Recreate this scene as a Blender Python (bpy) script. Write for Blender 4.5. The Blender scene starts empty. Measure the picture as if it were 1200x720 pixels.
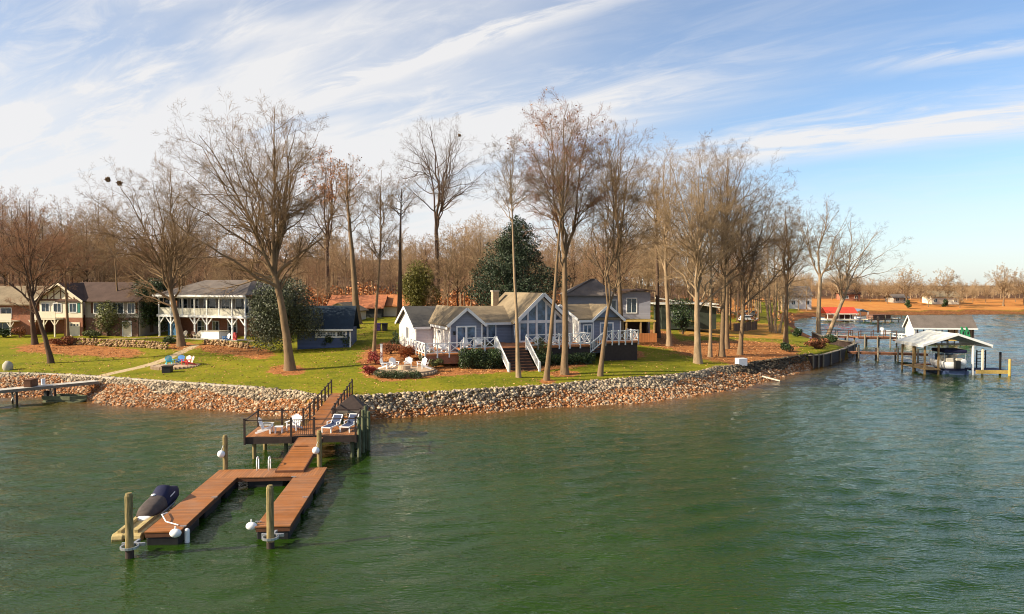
import bpy, math, random
import numpy as np
from mathutils import Vector, Matrix
SC = bpy.context.scene
COL = SC.collection
R = math.radians
RNG = np.random.default_rng(7)
random.seed(7)
F = 850.0; HZ = 335.0; CAMZ = 10.5
PITCH = math.atan((360-HZ)/F)

# ------------------------------------------------------------------ camera
cd = bpy.data.cameras.new('camera'); cam = bpy.data.objects.new('camera', cd); COL.objects.link(cam)
cd.sensor_width = 36; cd.lens = 36*F/1200; cd.clip_start = .5; cd.clip_end = 20000
cam.location = (0, 0, CAMZ); cam.rotation_euler = (R(90)-PITCH, 0, 0)
SC.camera = cam

def ray(px, py):
    cx, cy = (px-600)/F, (360-py)/F
    c, s = math.cos(PITCH), math.sin(PITCH)
    return Vector((cx, c+cy*s, cy*c-s))
def G(px, py, z):                      # pixel -> point on the level z
    d = ray(px, py); t = (z-CAMZ)/d.z
    return Vector((d.x*t, d.y*t, z))
def D(px, py, y):                      # pixel -> point at depth y
    d = ray(px, py); t = y/d.y
    return Vector((d.x*t, y, CAMZ+d.z*t))
def proj(x, y, z):                     # world -> photo pixel (arrays)
    c, s = math.cos(PITCH), math.sin(PITCH)
    dz = z-CAMZ
    f = y*c-dz*s; u = y*s+dz*c
    return 600+F*x/f, 360-F*u/f

# ------------------------------------------------------------------ tagging
def tag(o, label=None, cat=None, group=None, kind=None):
    if label: o['label'] = label
    if cat: o['category'] = cat
    if group: o['group'] = group
    if kind: o['kind'] = kind
    return o
def thing(name, label, cat, loc=(0,0,0), rz=0.0, group=None):
    o = bpy.data.objects.new(name, None); COL.objects.link(o)
    o.empty_display_size = .3
    o.location = loc; o.rotation_euler = (0, 0, rz)
    return tag(o, label, cat, group)
def kids(o): return [c for c in bpy.data.objects if c.parent is o]
def dup(o, loc=None, rz=None, label=None, parent=None, scale=None, _children=None):
    c = o.copy(); COL.objects.link(c)
    if parent: c.parent = parent
    if loc is not None: c.location = loc
    if rz is not None: c.rotation_euler = (0, 0, rz)
    if scale is not None: c.scale = scale
    if label: c['label'] = label
    for ch in kids(o): dup(ch, parent=c)
    return c

# ------------------------------------------------------------------ mesh builder
class MB:
    def __init__(s): s.v = []; s.f = []
    def add(s, vs, fs):
        b = len(s.v); s.v += [tuple(v) for v in vs]; s.f += [tuple(b+i for i in f) for f in fs]
    def quad(s, a, b, c, d): s.add((a,b,c,d), ((0,1,2,3),))
    def box(s, x0, x1, y0, y1, z0, z1):
        s.add([(x0,y0,z0),(x1,y0,z0),(x1,y1,z0),(x0,y1,z0),(x0,y0,z1),(x1,y0,z1),(x1,y1,z1),(x0,y1,z1)],
              [(3,2,1,0),(4,5,6,7),(0,1,5,4),(1,2,6,5),(2,3,7,6),(3,0,4,7)])
    def beam(s, p, q, w, h, up=(0,0,1)):       # box along p->q, w wide, h high
        p = Vector(p); q = Vector(q); d = (q-p).normalized(); u = Vector(up)
        if abs(d.dot(u)) > .98: u = Vector((0,1,0))
        x = d.cross(u).normalized()*(w/2); z = x.cross(d).normalized()*(h/2)
        s.add([p-x-z,p+x-z,p+x+z,p-x+z,q-x-z,q+x-z,q+x+z,q-x+z],
              [(0,1,2,3),(7,6,5,4),(1,0,4,5),(2,1,5,6),(3,2,6,7),(0,3,7,4)])
    def cyl(s, p, q, r0, r1=None, n=10, caps=True):
        r1 = r0 if r1 is None else r1
        p = Vector(p); q = Vector(q); d = (q-p).normalized()
        u = Vector((0,0,1)) if abs(d.z) < .9 else Vector((1,0,0))
        x = d.cross(u).normalized(); y = d.cross(x)
        vs = []
        for c, r in ((p,r0),(q,r1)):
            for i in range(n):
                a = 2*math.pi*i/n; vs.append(c+x*(r*math.cos(a))+y*(r*math.sin(a)))
        fs = [(i,(i+1)%n,n+(i+1)%n,n+i) for i in range(n)]
        if caps: fs += [tuple(range(n-1,-1,-1)), tuple(range(n,2*n))]
        s.add(vs, fs)
    def tube(s, pts, r, n=8):
        for a, b in zip(pts[:-1], pts[1:]): s.cyl(a, b, r, r, n)
    def prism(s, poly, axis, a, b):            # 2-D polygon extruded along axis from a to b
        def mk(t):
            if axis == 'y': return [(x,t,z) for x,z in poly]
            if axis == 'x': return [(t,y,z) for y,z in poly]
            return [(x,y,t) for x,y in poly]
        n = len(poly)
        s.add(mk(a)+mk(b), [tuple(range(n-1,-1,-1)), tuple(range(n,2*n))]+[(i,(i+1)%n,n+(i+1)%n,n+i) for i in range(n)])
    def ball(s, c, r, nu=14, nv=9, jit=0, rng=None):
        rx, ry, rz = (r,r,r) if not hasattr(r,'__len__') else r
        vs = [(c[0],c[1],c[2]+rz)]
        for j in range(1, nv):
            th = math.pi*j/nv
            for i in range(nu):
                a = 2*math.pi*i/nu; k = 1+(random.uniform(-jit,jit) if jit else 0)
                vs.append((c[0]+rx*k*math.sin(th)*math.cos(a), c[1]+ry*k*math.sin(th)*math.sin(a), c[2]+rz*k*math.cos(th)))
        vs.append((c[0],c[1],c[2]-rz)); L = len(vs)-1
        fs = [(0,1+i,1+(i+1)%nu) for i in range(nu)]
        for j in range(nv-2):
            for i in range(nu):
                a = 1+j*nu+i; b = 1+j*nu+(i+1)%nu; fs.append((a,a+nu,b+nu,b))
        fs += [(L,1+(nv-2)*nu+(i+1)%nu,1+(nv-2)*nu+i) for i in range(nu)]
        s.add(vs, fs)
    def build(s, name, mat, parent=None, bevel=0, smooth=False):
        me = bpy.data.meshes.new(name); me.from_pydata(s.v, [], s.f); me.update()
        import bmesh
        bm = bmesh.new(); bm.from_mesh(me); bmesh.ops.recalc_face_normals(bm, faces=bm.faces[:]); bm.to_mesh(me); bm.free()
        return link(name, me, mat, parent, bevel, smooth)
def link(name, me, mat, parent=None, bevel=0, smooth=False):
    o = bpy.data.objects.new(name, me); COL.objects.link(o)
    if mat: me.materials.append(mat)
    if parent: o.parent = parent
    if bevel:
        m = o.modifiers.new('bevel','BEVEL'); m.width = bevel; m.segments = 2; m.limit_method = 'ANGLE'; m.angle_limit = R(40)
    if smooth: me.polygons.foreach_set('use_smooth', [True]*len(me.polygons))
    return o
def np_mesh(name, V, faces, nside, attr=None):
    me = bpy.data.meshes.new(name)
    V = np.asarray(V, np.float32); Fa = np.asarray(faces, np.int32).reshape(-1, nside)
    me.vertices.add(len(V)); me.vertices.foreach_set('co', V.ravel())
    me.loops.add(Fa.size); me.loops.foreach_set('vertex_index', Fa.ravel())
    me.polygons.add(len(Fa)); me.polygons.foreach_set('loop_start', np.arange(0, Fa.size, nside, dtype=np.int32))
    me.polygons.foreach_set('loop_total', np.full(len(Fa), nside, np.int32))
    if attr is not None:
        for k, a in attr.items():
            at = me.color_attributes.new(k, 'FLOAT_COLOR', 'POINT'); at.data.foreach_set('color', np.asarray(a, np.float32).ravel())
    me.update(calc_edges=True)
    return me

# ------------------------------------------------------------------ materials
class NT:
    def __init__(s, name):
        s.m = bpy.data.materials.new(name); s.m.use_nodes = True
        s.t = s.m.node_tree; s.bsdf = s.t.nodes['Principled BSDF']; s.out = s.t.nodes['Material Output']
    def n(s, typ, **kw):
        nd = s.t.nodes.new(typ)
        for k, v in kw.items():
            if k in nd.inputs.keys(): nd.inputs[k].default_value = v
            else: setattr(nd, k, v)
        return nd
    def l(s, a, b): s.t.links.new(a, b)
    def coord(s, kind='Object', scale=(1,1,1)):
        tc = s.n('ShaderNodeTexCoord'); mp = s.n('ShaderNodeMapping'); mp.inputs['Scale'].default_value = scale
        s.l(tc.outputs[kind], mp.inputs['Vector']); return mp.outputs[0]
    def noise(s, vec, scale, detail=4, rough=.6, dist=0):
        n = s.n('ShaderNodeTexNoise'); n.inputs['Scale'].default_value = scale; n.inputs['Detail'].default_value = detail
        n.inputs['Roughness'].default_value = rough; n.inputs['Distortion'].default_value = dist
        s.l(vec, n.inputs['Vector']); return n.outputs['Fac']
    def ramp(s, fac, stops):
        r = s.n('ShaderNodeValToRGB'); e = r.color_ramp.elements
        while len(e) < len(stops): e.new(.5)
        for el, (p, c) in zip(e, stops): el.position = p; el.color = (*c, 1) if len(c) == 3 else c
        s.l(fac, r.inputs[0]); return r.outputs[0]
    def mix(s, f, a, b, blend='MIX'):
        m = s.n('ShaderNodeMix'); m.data_type = 'RGBA'; m.blend_type = blend
        for sock, v in ((m.inputs[0], f), (m.inputs[6], a), (m.inputs[7], b)):
            if hasattr(v, 'is_linked'): s.l(v, sock)
            else: sock.default_value = v if not (hasattr(v,'__len__') and len(v) == 3) else (*v, 1)
        return m.outputs[2]
    def math(s, op, a, b=0.0, c=None):
        m = s.n('ShaderNodeMath'); m.operation = op
        for i, v in enumerate((a, b) if c is None else (a, b, c)):
            if hasattr(v, 'is_linked'): s.l(v, m.inputs[i])
            else: m.inputs[i].default_value = v
        return m.outputs[0]
    def bump(s, h, strength=.5, dist=.05):
        b = s.n('ShaderNodeBump'); b.inputs['Strength'].default_value = strength; b.inputs['Distance'].default_value = dist
        s.l(h, b.inputs['Height']); s.l(b.outputs[0], s.bsdf.inputs['Normal'])
    def base(s, c):
        if hasattr(c, 'is_linked'): s.l(c, s.bsdf.inputs['Base Color'])
        else: s.bsdf.inputs['Base Color'].default_value = (*c, 1)
    def set(s, rough=.8, spec=.3, metal=0):
        s.bsdf.inputs['Roughness'].default_value = rough; s.bsdf.inputs['Specular IOR Level'].default_value = spec
        s.bsdf.inputs['Metallic'].default_value = metal; return s.m
def shade(c, k): return tuple(min(1, x*k) for x in c)
def pm(name, c, rough=.7, var=.25, scale=3, spec=.3, bump=.2, metal=0, rnd=False):
    t = NT(name); v = t.coord()
    n = t.noise(v, scale, 6, .65)
    col = t.ramp(n, [(.25, shade(c, 1-var)), (.5, c), (.75, shade(c, 1+var))])
    if rnd:
        g = t.n('ShaderNodeNewGeometry'); h = t.n('ShaderNodeHueSaturation'); 
        t.l(t.math('MULTIPLY_ADD', g.outputs['Random Per Island'], .9, .55), h.inputs['Value']); t.l(col, h.inputs['Color']); col = h.outputs[0]
    t.base(col)
    if bump: t.bump(t.noise(v, scale*6, 4), bump, .02)
    return t.set(rough, spec, metal)
def boards(name, c, axis=0, pitch=.14, gap=.06, var=.3, rough=.7, gapdark=.25, noise_scale=1.2, weather=0):
    """planks / lap siding: gaps drawn dark in colour and bump, each board with its own tone"""
    t = NT(name); v = t.coord()
    sp = t.n('ShaderNodeSeparateXYZ'); t.l(v, sp.inputs[0])
    q = t.math('DIVIDE', sp.outputs[axis], pitch); fr = t.math('FRACT', q); fl = t.math('FLOOR', q)
    wn = t.n('ShaderNodeTexWhiteNoise'); wn.noise_dimensions = '1D'; t.l(fl, wn.inputs['W'])
    n = t.noise(v, noise_scale, 6, .7)
    k = t.math('ADD', t.math('MULTIPLY', wn.outputs[0], .5), t.math('MULTIPLY', n, .6))
    col = t.ramp(k, [(.2, shade(c, 1-var)), (.55, c), (.9, shade(c, 1+var))])
    if weather:
        wn2 = t.noise(t.coord('Object',(1,1,1)), .55, 5, .7); r_ = t.n('ShaderNodeMapRange'); t.l(wn2, r_.inputs[0]); r_.inputs[1].default_value=.42; r_.inputs[2].default_value=.75; r_.inputs[4].default_value=weather
        col = t.mix(r_.outputs[0], col, (.3,.23,.18))
        wn3 = t.noise(v, 7, 4, .8); col = t.mix(t.math('MULTIPLY', t.math('GREATER_THAN', wn3, .66), .5), col, shade(c,.45))
    g = t.math('LESS_THAN', fr, gap)
    col = t.mix(g, col, shade(c, gapdark))
    t.base(col); t.bump(t.math('SUBTRACT', t.math('MULTIPLY', fr, .5), g), .4, .02)
    return t.set(rough, .3)
def shingle(name, c, var=.35):
    t = NT(name); v = t.coord()
    n1 = t.noise(v, .7, 5, .6); n2 = t.noise(v, 9, 3, .7)
    k = t.math('ADD', t.math('MULTIPLY', n1, .55), t.math('MULTIPLY', n2, .45))
    col = t.ramp(k, [(.3, shade(c, 1-var)), (.5, c), (.7, shade(c, 1+var))])
    sp = t.n('ShaderNodeSeparateXYZ'); t.l(v, sp.inputs[0])
    fr = t.math('FRACT', t.math('DIVIDE', sp.outputs[2], .09))
    col = t.mix(t.math('MULTIPLY', t.math('LESS_THAN', fr, .25), .45), col, shade(c, .4))
    t.base(col); t.bump(n2, .5, .02); return t.set(.9, .2)
def brickm(name, c, mortar=(.35,.3,.26)):
    t = NT(name); v = t.coord()
    # bricks on walls of either direction: use x+y as the run
    sp = t.n('ShaderNodeSeparateXYZ'); t.l(v, sp.inputs[0]); cb = t.n('ShaderNodeCombineXYZ')
    t.l(t.math('ADD', sp.outputs[0], sp.outputs[1]), cb.inputs[0]); t.l(sp.outputs[2], cb.inputs[1])
    b = t.n('ShaderNodeTexBrick'); b.inputs['Scale'].default_value = 1; b.inputs['Brick Width'].default_value = .22; b.inputs['Row Height'].default_value = .075
    b.inputs['Mortar Size'].default_value = .008; b.inputs['Color1'].default_value = (*c,1); b.inputs['Color2'].default_value = (*shade(c,.65),1); b.inputs['Mortar'].default_value = (*mortar,1)
    t.l(cb.outputs[0], b.inputs['Vector'])
    n = t.noise(v, 2, 5); t.base(t.mix(t.math('MULTIPLY', n, .6), b.outputs['Color'], shade(c,.6)))
    return t.set(.9, .2)
def glassm(name, c=(.02,.03,.04)):
    t = NT(name); v = t.coord(); n = t.noise(v, 1.5, 3)
    t.base(t.ramp(n, [(.35, shade(c,.5)), (.65, shade(c,2.2))]))
    return t.set(.06, .8)
def leafm(name, c, var=.5, rough=.5, trans=.15):
    t = NT(name); g = t.n('ShaderNodeNewGeometry'); v = t.coord()
    n = t.noise(v, .6, 3); k = t.math('ADD', t.math('MULTIPLY', g.outputs['Random Per Island'], .6), t.math('MULTIPLY', n, .4))
    t.base(t.ramp(k, [(.2, shade(c, 1-var)), (.5, c), (.8, shade(c, 1+var))]))
    return t.set(rough, .4)

M = {}
M['white'] = pm('white_paint', (.78,.78,.77), .5, .08, 2)
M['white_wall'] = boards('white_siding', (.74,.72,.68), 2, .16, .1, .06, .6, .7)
M['white_wall_shade'] = boards('white_siding_shaded', (.5,.49,.55), 2, .16, .1, .06, .6, .7)  # lilac is the white siding in shade, put into the colour
M['blue_wall_shade'] = boards('blue_siding_shaded', (.21,.24,.315), 2, .16, .1, .1, .6, .6)  # the blue holds the shade of faces turned from the sun
M['steel_wall'] = boards('grey_blue_siding', (.3,.31,.38), 2, .16, .1, .08, .6, .6)
M['navy_wall'] = boards('deep_blue_siding', (.07,.1,.2), 2, .16, .1, .1, .6, .6)
M['cream'] = pm('cream_stucco', (.72,.64,.5), .85, .08, 1.5)
M['grey_stucco'] = pm('greyish_stucco', (.36,.32,.28), .85, .12, 1.5)
M['tan_roof'] = shingle('weathered_tan_shingle', (.235,.182,.118), .4)
M['dark_roof'] = shingle('charcoal_shingle', (.085,.08,.075))
M['brown_roof'] = shingle('brown_shingle', (.085,.055,.045))
M['grey_roof'] = shingle('greyish_shingle', (.15,.125,.11))
M['navy_roof'] = shingle('navy_shingle', (.025,.04,.06))
M['red_roof'] = pm('red_metal', (.5,.06,.03), .5, .2, 1)
M['cream_roof'] = pm('pale_metal', (.76,.74,.64), .45, .08, 1)
M['brick'] = brickm('red_brick', (.4,.13,.06))
M['dkbrick'] = brickm('dark_brick', (.2,.08,.05))
M['stone'] = pm('tan_stone', (.4,.3,.2), .9, .4, 4)
M['glass'] = glassm('window_glass')
M['glassb'] = glassm('blue_window_glass', (.05,.085,.14))
M['teal'] = pm('teal_shutter', (.02,.16,.13), .6, .2)
M['deck'] = boards('red_brown_boards', (.3,.105,.022), 1, .14, .07, .32, .6, .25, weather=.38)
M['deckx'] = boards('red_brown_boards_across', (.3,.105,.022), 0, .14, .07, .32, .6, .25, weather=.38)
M['decknew'] = boards('orange_boards', (.4,.15,.05), 0, .14, .07, .25, .6, .3)
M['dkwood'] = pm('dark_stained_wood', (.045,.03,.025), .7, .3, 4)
M['brownwood'] = pm('brown_stained_wood', (.12,.05,.025), .7, .3, 4)
M['greywood'] = boards('weathered_grey_boards', (.5,.47,.42), 1, .15, .07, .2, .8, .3)
M['greypost'] = pm('weathered_post', (.2,.17,.13), .85, .35, 5)
M['tanwood'] = pm('tan_timber', (.36,.23,.1), .8, .3, 4)
M['yellowwood'] = pm('yellow_timber', (.5,.34,.1), .75, .25, 4)
M['black'] = pm('black_float', (.02,.02,.022), .5, .3, 3)
M['navy'] = pm('navy_fabric', (.012,.014,.045), .75, .35, 3)
M['loungeblue'] = pm('slate_blue_sling', (.03,.045,.1), .7, .25, 3)
M['suncover'] = pm('navy_fabric_sunlit', (.07,.055,.05), .8, .3, 3)  # brown tone paints sunlight on the near end of the navy cover
M['plastic_w'] = pm('white_plastic', (.8,.8,.8), .4, .05, 2)
M['yellow'] = pm('yellow_plastic', (.42,.32,.14), .6, .4, 3)
M['metal'] = pm('galvanised_metal', (.55,.56,.58), .35, .15, 5, .5, .1, .8)
M['paver'] = pm('tan_paver', (.42,.3,.2), .9, .25, 3)
M['teal_p'] = pm('turquoise_plastic', (.08,.5,.6), .5, .1)
M['blue_p'] = pm('blue_plastic', (.1,.3,.7), .5, .1)
M['pink_p'] = pm('pale_pink_plastic', (.75,.5,.48), .5, .1)
M['red_p'] = pm('red_plastic', (.65,.09,.08), .5, .1)
M['redpale'] = pm('bleached_red_plastic', (.72,.55,.5), .5, .1)
M['conc'] = pm('concrete', (.42,.38,.31), .9, .2, 2)
M['limb'] = pm('grey_green_piling', (.1,.11,.06), .85, .45, 2.5)
M['green'] = pm('green_plastic', (.03,.22,.09), .5, .2)
M['purple'] = pm('purple_bin_plastic', (.07,.04,.16), .5, .2)
def pilemat():
    t = NT('treated_piling'); v = t.coord(); n = t.noise(t.coord('Object',(6,6,.8)), 2, 5, .7)
    t.base(t.ramp(n, [(.3,(.06,.065,.03)),(.48,(.22,.17,.075)),(.7,(.42,.3,.15))]))
    t.bump(n, .5, .03); return t.set(.85,.2)
M['pile'] = pilemat()
def barkm(name, c):
    t = NT(name); n = t.noise(t.coord('Object',(5,5,1.0)), 1.5, 6, .75); n2 = t.noise(t.coord('Object'), .35, 3)
    k = t.math('ADD', t.math('MULTIPLY', n, .6), t.math('MULTIPLY', n2, .4))
    t.base(t.ramp(k, [(.3, shade(c,.5)), (.5, c), (.72, shade(c,1.5))])); t.bump(n, .8, .06); return t.set(.95,.1)
M['bark'] = barkm('grey_bark', (.2,.135,.08))
M['bark_d'] = barkm('dark_bark', (.1,.065,.045))
M['bark_p'] = barkm('pale_bark', (.3,.215,.135))
def twigm(name, c):
    t = NT(name); n = t.noise(t.coord(), .25, 3); t.base(t.ramp(n, [(.3, shade(c,.7)), (.7, shade(c,1.35))])); return t.set(.9,.1)
M['twig'] = twigm('brown_twigs', (.235,.155,.088))
M['twig_t'] = twigm('tan_twigs', (.3,.21,.122))
M['twig_r'] = twigm('reddish_twigs', (.25,.13,.075))
M['twig_g'] = twigm('greyish_twigs', (.19,.145,.108))
for k_, c_ in (('twig','brown'),('twig_t','tan'),('twig_r','reddish')): M['wood_'+k_] = twigm(c_+'_wood_twigs', {'twig':(.3,.205,.12),'twig_t':(.37,.26,.155),'twig_r':(.3,.175,.105)}[k_])
M['rust'] = leafm('rust_leaves', (.38,.15,.045))
M['magnolia'] = leafm('magnolia_leaves', (.075,.085,.045), .75, .5)
M['evergreen'] = leafm('dark_needles', (.028,.045,.02), .6, .6)
M['pine'] = leafm('yellow_green_needles', (.13,.12,.02), .5, .6)
M['shrub'] = leafm('dark_shrub_leaves', (.035,.06,.018), .6, .45)
M['olive'] = leafm('olive_shrub_leaves', (.14,.15,.05), .5, .5)
M['redshrub'] = leafm('red_shrub_leaves', (.3,.05,.04), .5, .6)
M['orange'] = leafm('orange_shrub_leaves', (.42,.12,.03), .5, .6)
M['heath'] = leafm('rusty_brush', (.26,.1,.045), .5, .8)
WAMP = 1.0
# ------------------------------------------------------------------ land
def gz0(px, py, z): p = G(px, py, z); return (p.x, p.y)
WL = [(-330,58),(-120,62)] + [gz0(a,b,0) for a,b in [(-60,470),(0,466),(60,465),(104,466),(116,473),(150,476),(200,478),(260,481),(320,487),(375,491),(430,492),(500,487),(560,484),(620,479),(700,475),(755,472),(800,465),(830,461),(870,454),(895,447),(920,440),(945,433),(960,428.5),(980,421),(998,413)]] \
   + [(53,124),(57,140),(62,150),(66,165),(74,190),(84,215),(93,233),(102,240)] + [gz0(a,b,0) for a,b in [(975,371.5),(1010,370),(1052,369.3),(1120,368.7),(1200,368.2),(1300,367.8)]] + [(420,300),(2500,500)]
TL = [(-330,62),(-120,66)] + [gz0(a,b,1.6) for a,b in [(-60,436),(0,438),(55,439),(110,442),(160,445.5),(210,449),(260,452.5),(300,455),(345,459.5),(375,465),(400,466),(430,464.5),(480,461.5),(525,460),(575,456.5),(625,453.5),(700,447),(740,444),(780,441),(817,437),(842,431),(868,428),(892,424),(916,421)]] \
   + [tuple(x) for x in [gz0(958,414.5,1.6), gz0(978,411,1.6), gz0(992,407.5,1.6)]] + [(51,127),(54,141),(59,152),(63,166),(71,192),(80,219),(88,238),(100,246)] \
   + [(112,258),(124,262),(140,266),(170,270),(200,273),(240,277)] + [(425,306),(2500,506)]
CL = [(2500,9000),(-2500,9000),(-2500,58)]
WP = np.array(WL+CL, float); TP = np.array(TL+CL, float)
def seg_dist(x, y, P, closed=False):
    A = P[:-1]; B = P[1:]
    d = np.full(x.shape, 1e18)
    for (ax,ay),(bx,by) in zip(A,B):
        vx, vy = bx-ax, by-ay; L = vx*vx+vy*vy+1e-9
        t = np.clip(((x-ax)*vx+(y-ay)*vy)/L, 0, 1)
        d = np.minimum(d, (x-ax-t*vx)**2+(y-ay-t*vy)**2)
    return np.sqrt(d)
def inside(x, y, P):
    r = np.zeros(x.shape, bool); n = len(P); j = n-1
    for i in range(n):
        xi, yi = P[i]; xj, yj = P[j]
        c = ((yi > y) != (yj > y)) & (x < (xj-xi)*(y-yi)/((yj-yi) if yj != yi else 1e-9)+xi)
        r ^= c; j = i
    return r
NF = len(WL); NFT = len(TL)
def vnoise(x, y, s, seed=0):
    x = x/s+seed*17.3; y = y/s+seed*9.1; xi = np.floor(x); yi = np.floor(y); fx = x-xi; fy = y-yi
    fx = fx*fx*(3-2*fx); fy = fy*fy*(3-2*fy)
    h = lambda a,b: np.modf(np.abs(np.sin(a*127.1+b*311.7+seed)*43758.5453))[0]
    return (h(xi,yi)*(1-fx)+h(xi+1,yi)*fx)*(1-fy)+(h(xi,yi+1)*(1-fx)+h(xi+1,yi+1)*fx)*fy
def land(x, y):
    x = np.atleast_1d(np.asarray(x, float)); y = np.atleast_1d(np.asarray(y, float))
    dW = seg_dist(x, y, WP[:NF]); dT = seg_dist(x, y, TP[:NFT])
    iW = inside(x, y, WP); iT = inside(x, y, TP)
    g = .065*dT+.0003*dT**2
    up = 1.6+4.2*np.tanh(g/4.2)+np.clip(dT-60, 0, 400)*.012+np.clip((y-150)/130,0,1)**1.5*9*np.clip((70-x)/30,0,1)+np.clip((y-330)/150,0,1)*10*np.clip((70-x)/30,0,1)+(vnoise(x,y,7,1)-.5)*.25*np.clip(dT/6,0,1)
    bank = 1.6*dW/(dW+dT+1e-6)
    bank = np.where(bank < .9, bank*.85, .765+(bank-.9)*1.19)
    lake = -np.minimum(dW*.3, 4)
    z = np.where(iT, up, np.where(iW, bank, lake))
    return z, dT, dW, iT, iW
def zt(x, y): return float(land(x, y)[0][0])
_cache = {}
def gp(px, py):                        # pixel -> point of the ground it sees
    k = (px,py)
    if k not in _cache:
        d = ray(px, py); ys = np.arange(30, 600, .2); xs = d.x*ys/d.y; zs = CAMZ+d.z*ys/d.y
        z = land(xs, ys)[0]; i = int(np.argmax(zs <= np.maximum(z, 0)))
        if i == 0: i = len(ys)-1
        _cache[k] = Vector((xs[i], ys[i], z[i]))
    return _cache[k].copy()

def axis_lines(spec):
    out = []
    for a, b, st in spec: out += list(np.arange(a, b, st))
    return np.array(out)
xs = axis_lines([(-6000,-1000,800),(-1000,-300,60),(-300,-110,7),(-110,-62,2),(-62,72,.55),(72,130,1.6),(130,300,5),(300,1000,60),(1000,6001,800)])
ys = axis_lines([(-400,20,60),(20,54,4),(54,112,.55),(112,180,1.4),(180,330,2.5),(330,700,25),(700,2000,150),(2000,9001,1000)])
X, Y = np.meshgrid(xs, ys); x = X.ravel(); y = Y.ravel()
z, dT, dW, iT, iW = land(x, y)
PX, PY = proj(x, np.maximum(y, 5), z)
def polymask(poly, P=None):
    P_ = np.array(poly, float); r = 0
    for ox, oy in ((0,0),(9,0),(-9,0),(0,2.5),(0,-2.5),(6,1.8),(-6,-1.8),(6,-1.8),(-6,1.8)): r = r+inside(PX+ox, PY+oy, P_)
    return r/9*(y > 30)
def ell(cx, cy, rx, ry): return np.clip(2*(1-np.sqrt(((PX-cx)/rx)**2+((PY-cy)/ry)**2)), 0, 1)*(y > 30)
lit = np.clip((dT-46)/12, 0, 1)*iT
for p in [[(18,405),(60,400),(95,403),(170,411),(160,420),(90,417),(20,412)], [(225,402),(290,404),(325,414),(310,422),(235,411)],
          [(423,412),(455,398),(490,400),(505,425),(525,438),(455,447),(426,441)], [(440,432),(600,424),(690,420),(690,430),(600,436),(520,441),(450,448)],
          [(742,384),(790,388),(800,405),(850,410),(930,418),(955,434),(862,431),(842,421),(790,409),(740,404)], [(785,400),(870,398),(935,405),(935,428),(840,424),(790,414)]]:
    lit = np.maximum(lit, polymask(p))
for e in [(337,434,30,8),(440,424,26,9),(730,416,34,8),(662,438,24,5),(641,447,14,4),(213,406,22,6)]: lit = np.maximum(lit, ell(*e))
gr = np.zeros_like(lit)
for p in [[(398,368),(475,366),(475,396),(440,402),(392,420),(380,410)], [(880,352),(940,352),(940,373),(880,373)], [(785,374),(925,378),(930,400),(860,398),(790,396)],
          [(-400,394),(60,396),(40,402),(10,404),(-400,404)]]: gr = np.maximum(gr, polymask(p))
lit = lit*(1-gr*.9)
dry = np.clip((y-195)/25, 0, 1)*iT*(1-gr*.7)*(x > 40); dry = np.maximum(dry, polymask([(785,374),(925,378),(930,400),(860,398),(790,396)])*.55)
pathl = np.array([gp(*q)[:2] for q in [(112,443),(140,436),(175,428),(196,421),(215,412),(228,405)]])
path = np.clip(1.6-seg_dist(x, y, pathl)/.55, 0, 1)
path2 = np.array([gp(*q)[:2] for q in [(120,398),(190,396),(250,398),(300,400)]]); path = np.maximum(path, np.clip(1.4-seg_dist(x, y, path2)/.45, 0, 1))
rd = np.array([gp(*q)[:2] for q in [(390,368),(440,368),(480,367)]]); path = np.maximum(path, np.clip(1.5-seg_dist(x, y, rd)/1.5, 0, 1)*.8)
shore = (~iT).astype(float)
zone = np.stack([lit, dry, path, shore], 1)
wf = np.clip((y-170)/30,0,1)*np.clip((75-x)/15,0,1); wf = np.maximum(wf, np.clip((y-312)/20,0,1))*iT
nx, ny = len(xs), len(ys)
I = np.arange(nx*ny).reshape(ny, nx)
Fq = np.stack([I[:-1,:-1], I[:-1,1:], I[1:,1:], I[1:,:-1]], -1).reshape(-1, 4)
me = np_mesh('ground', np.stack([x,y,z],1), Fq, 4, {'zone': zone, 'floor': np.repeat(wf[:,None],4,1)})
me.polygons.foreach_set('use_smooth', np.ones(len(Fq), bool))
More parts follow.
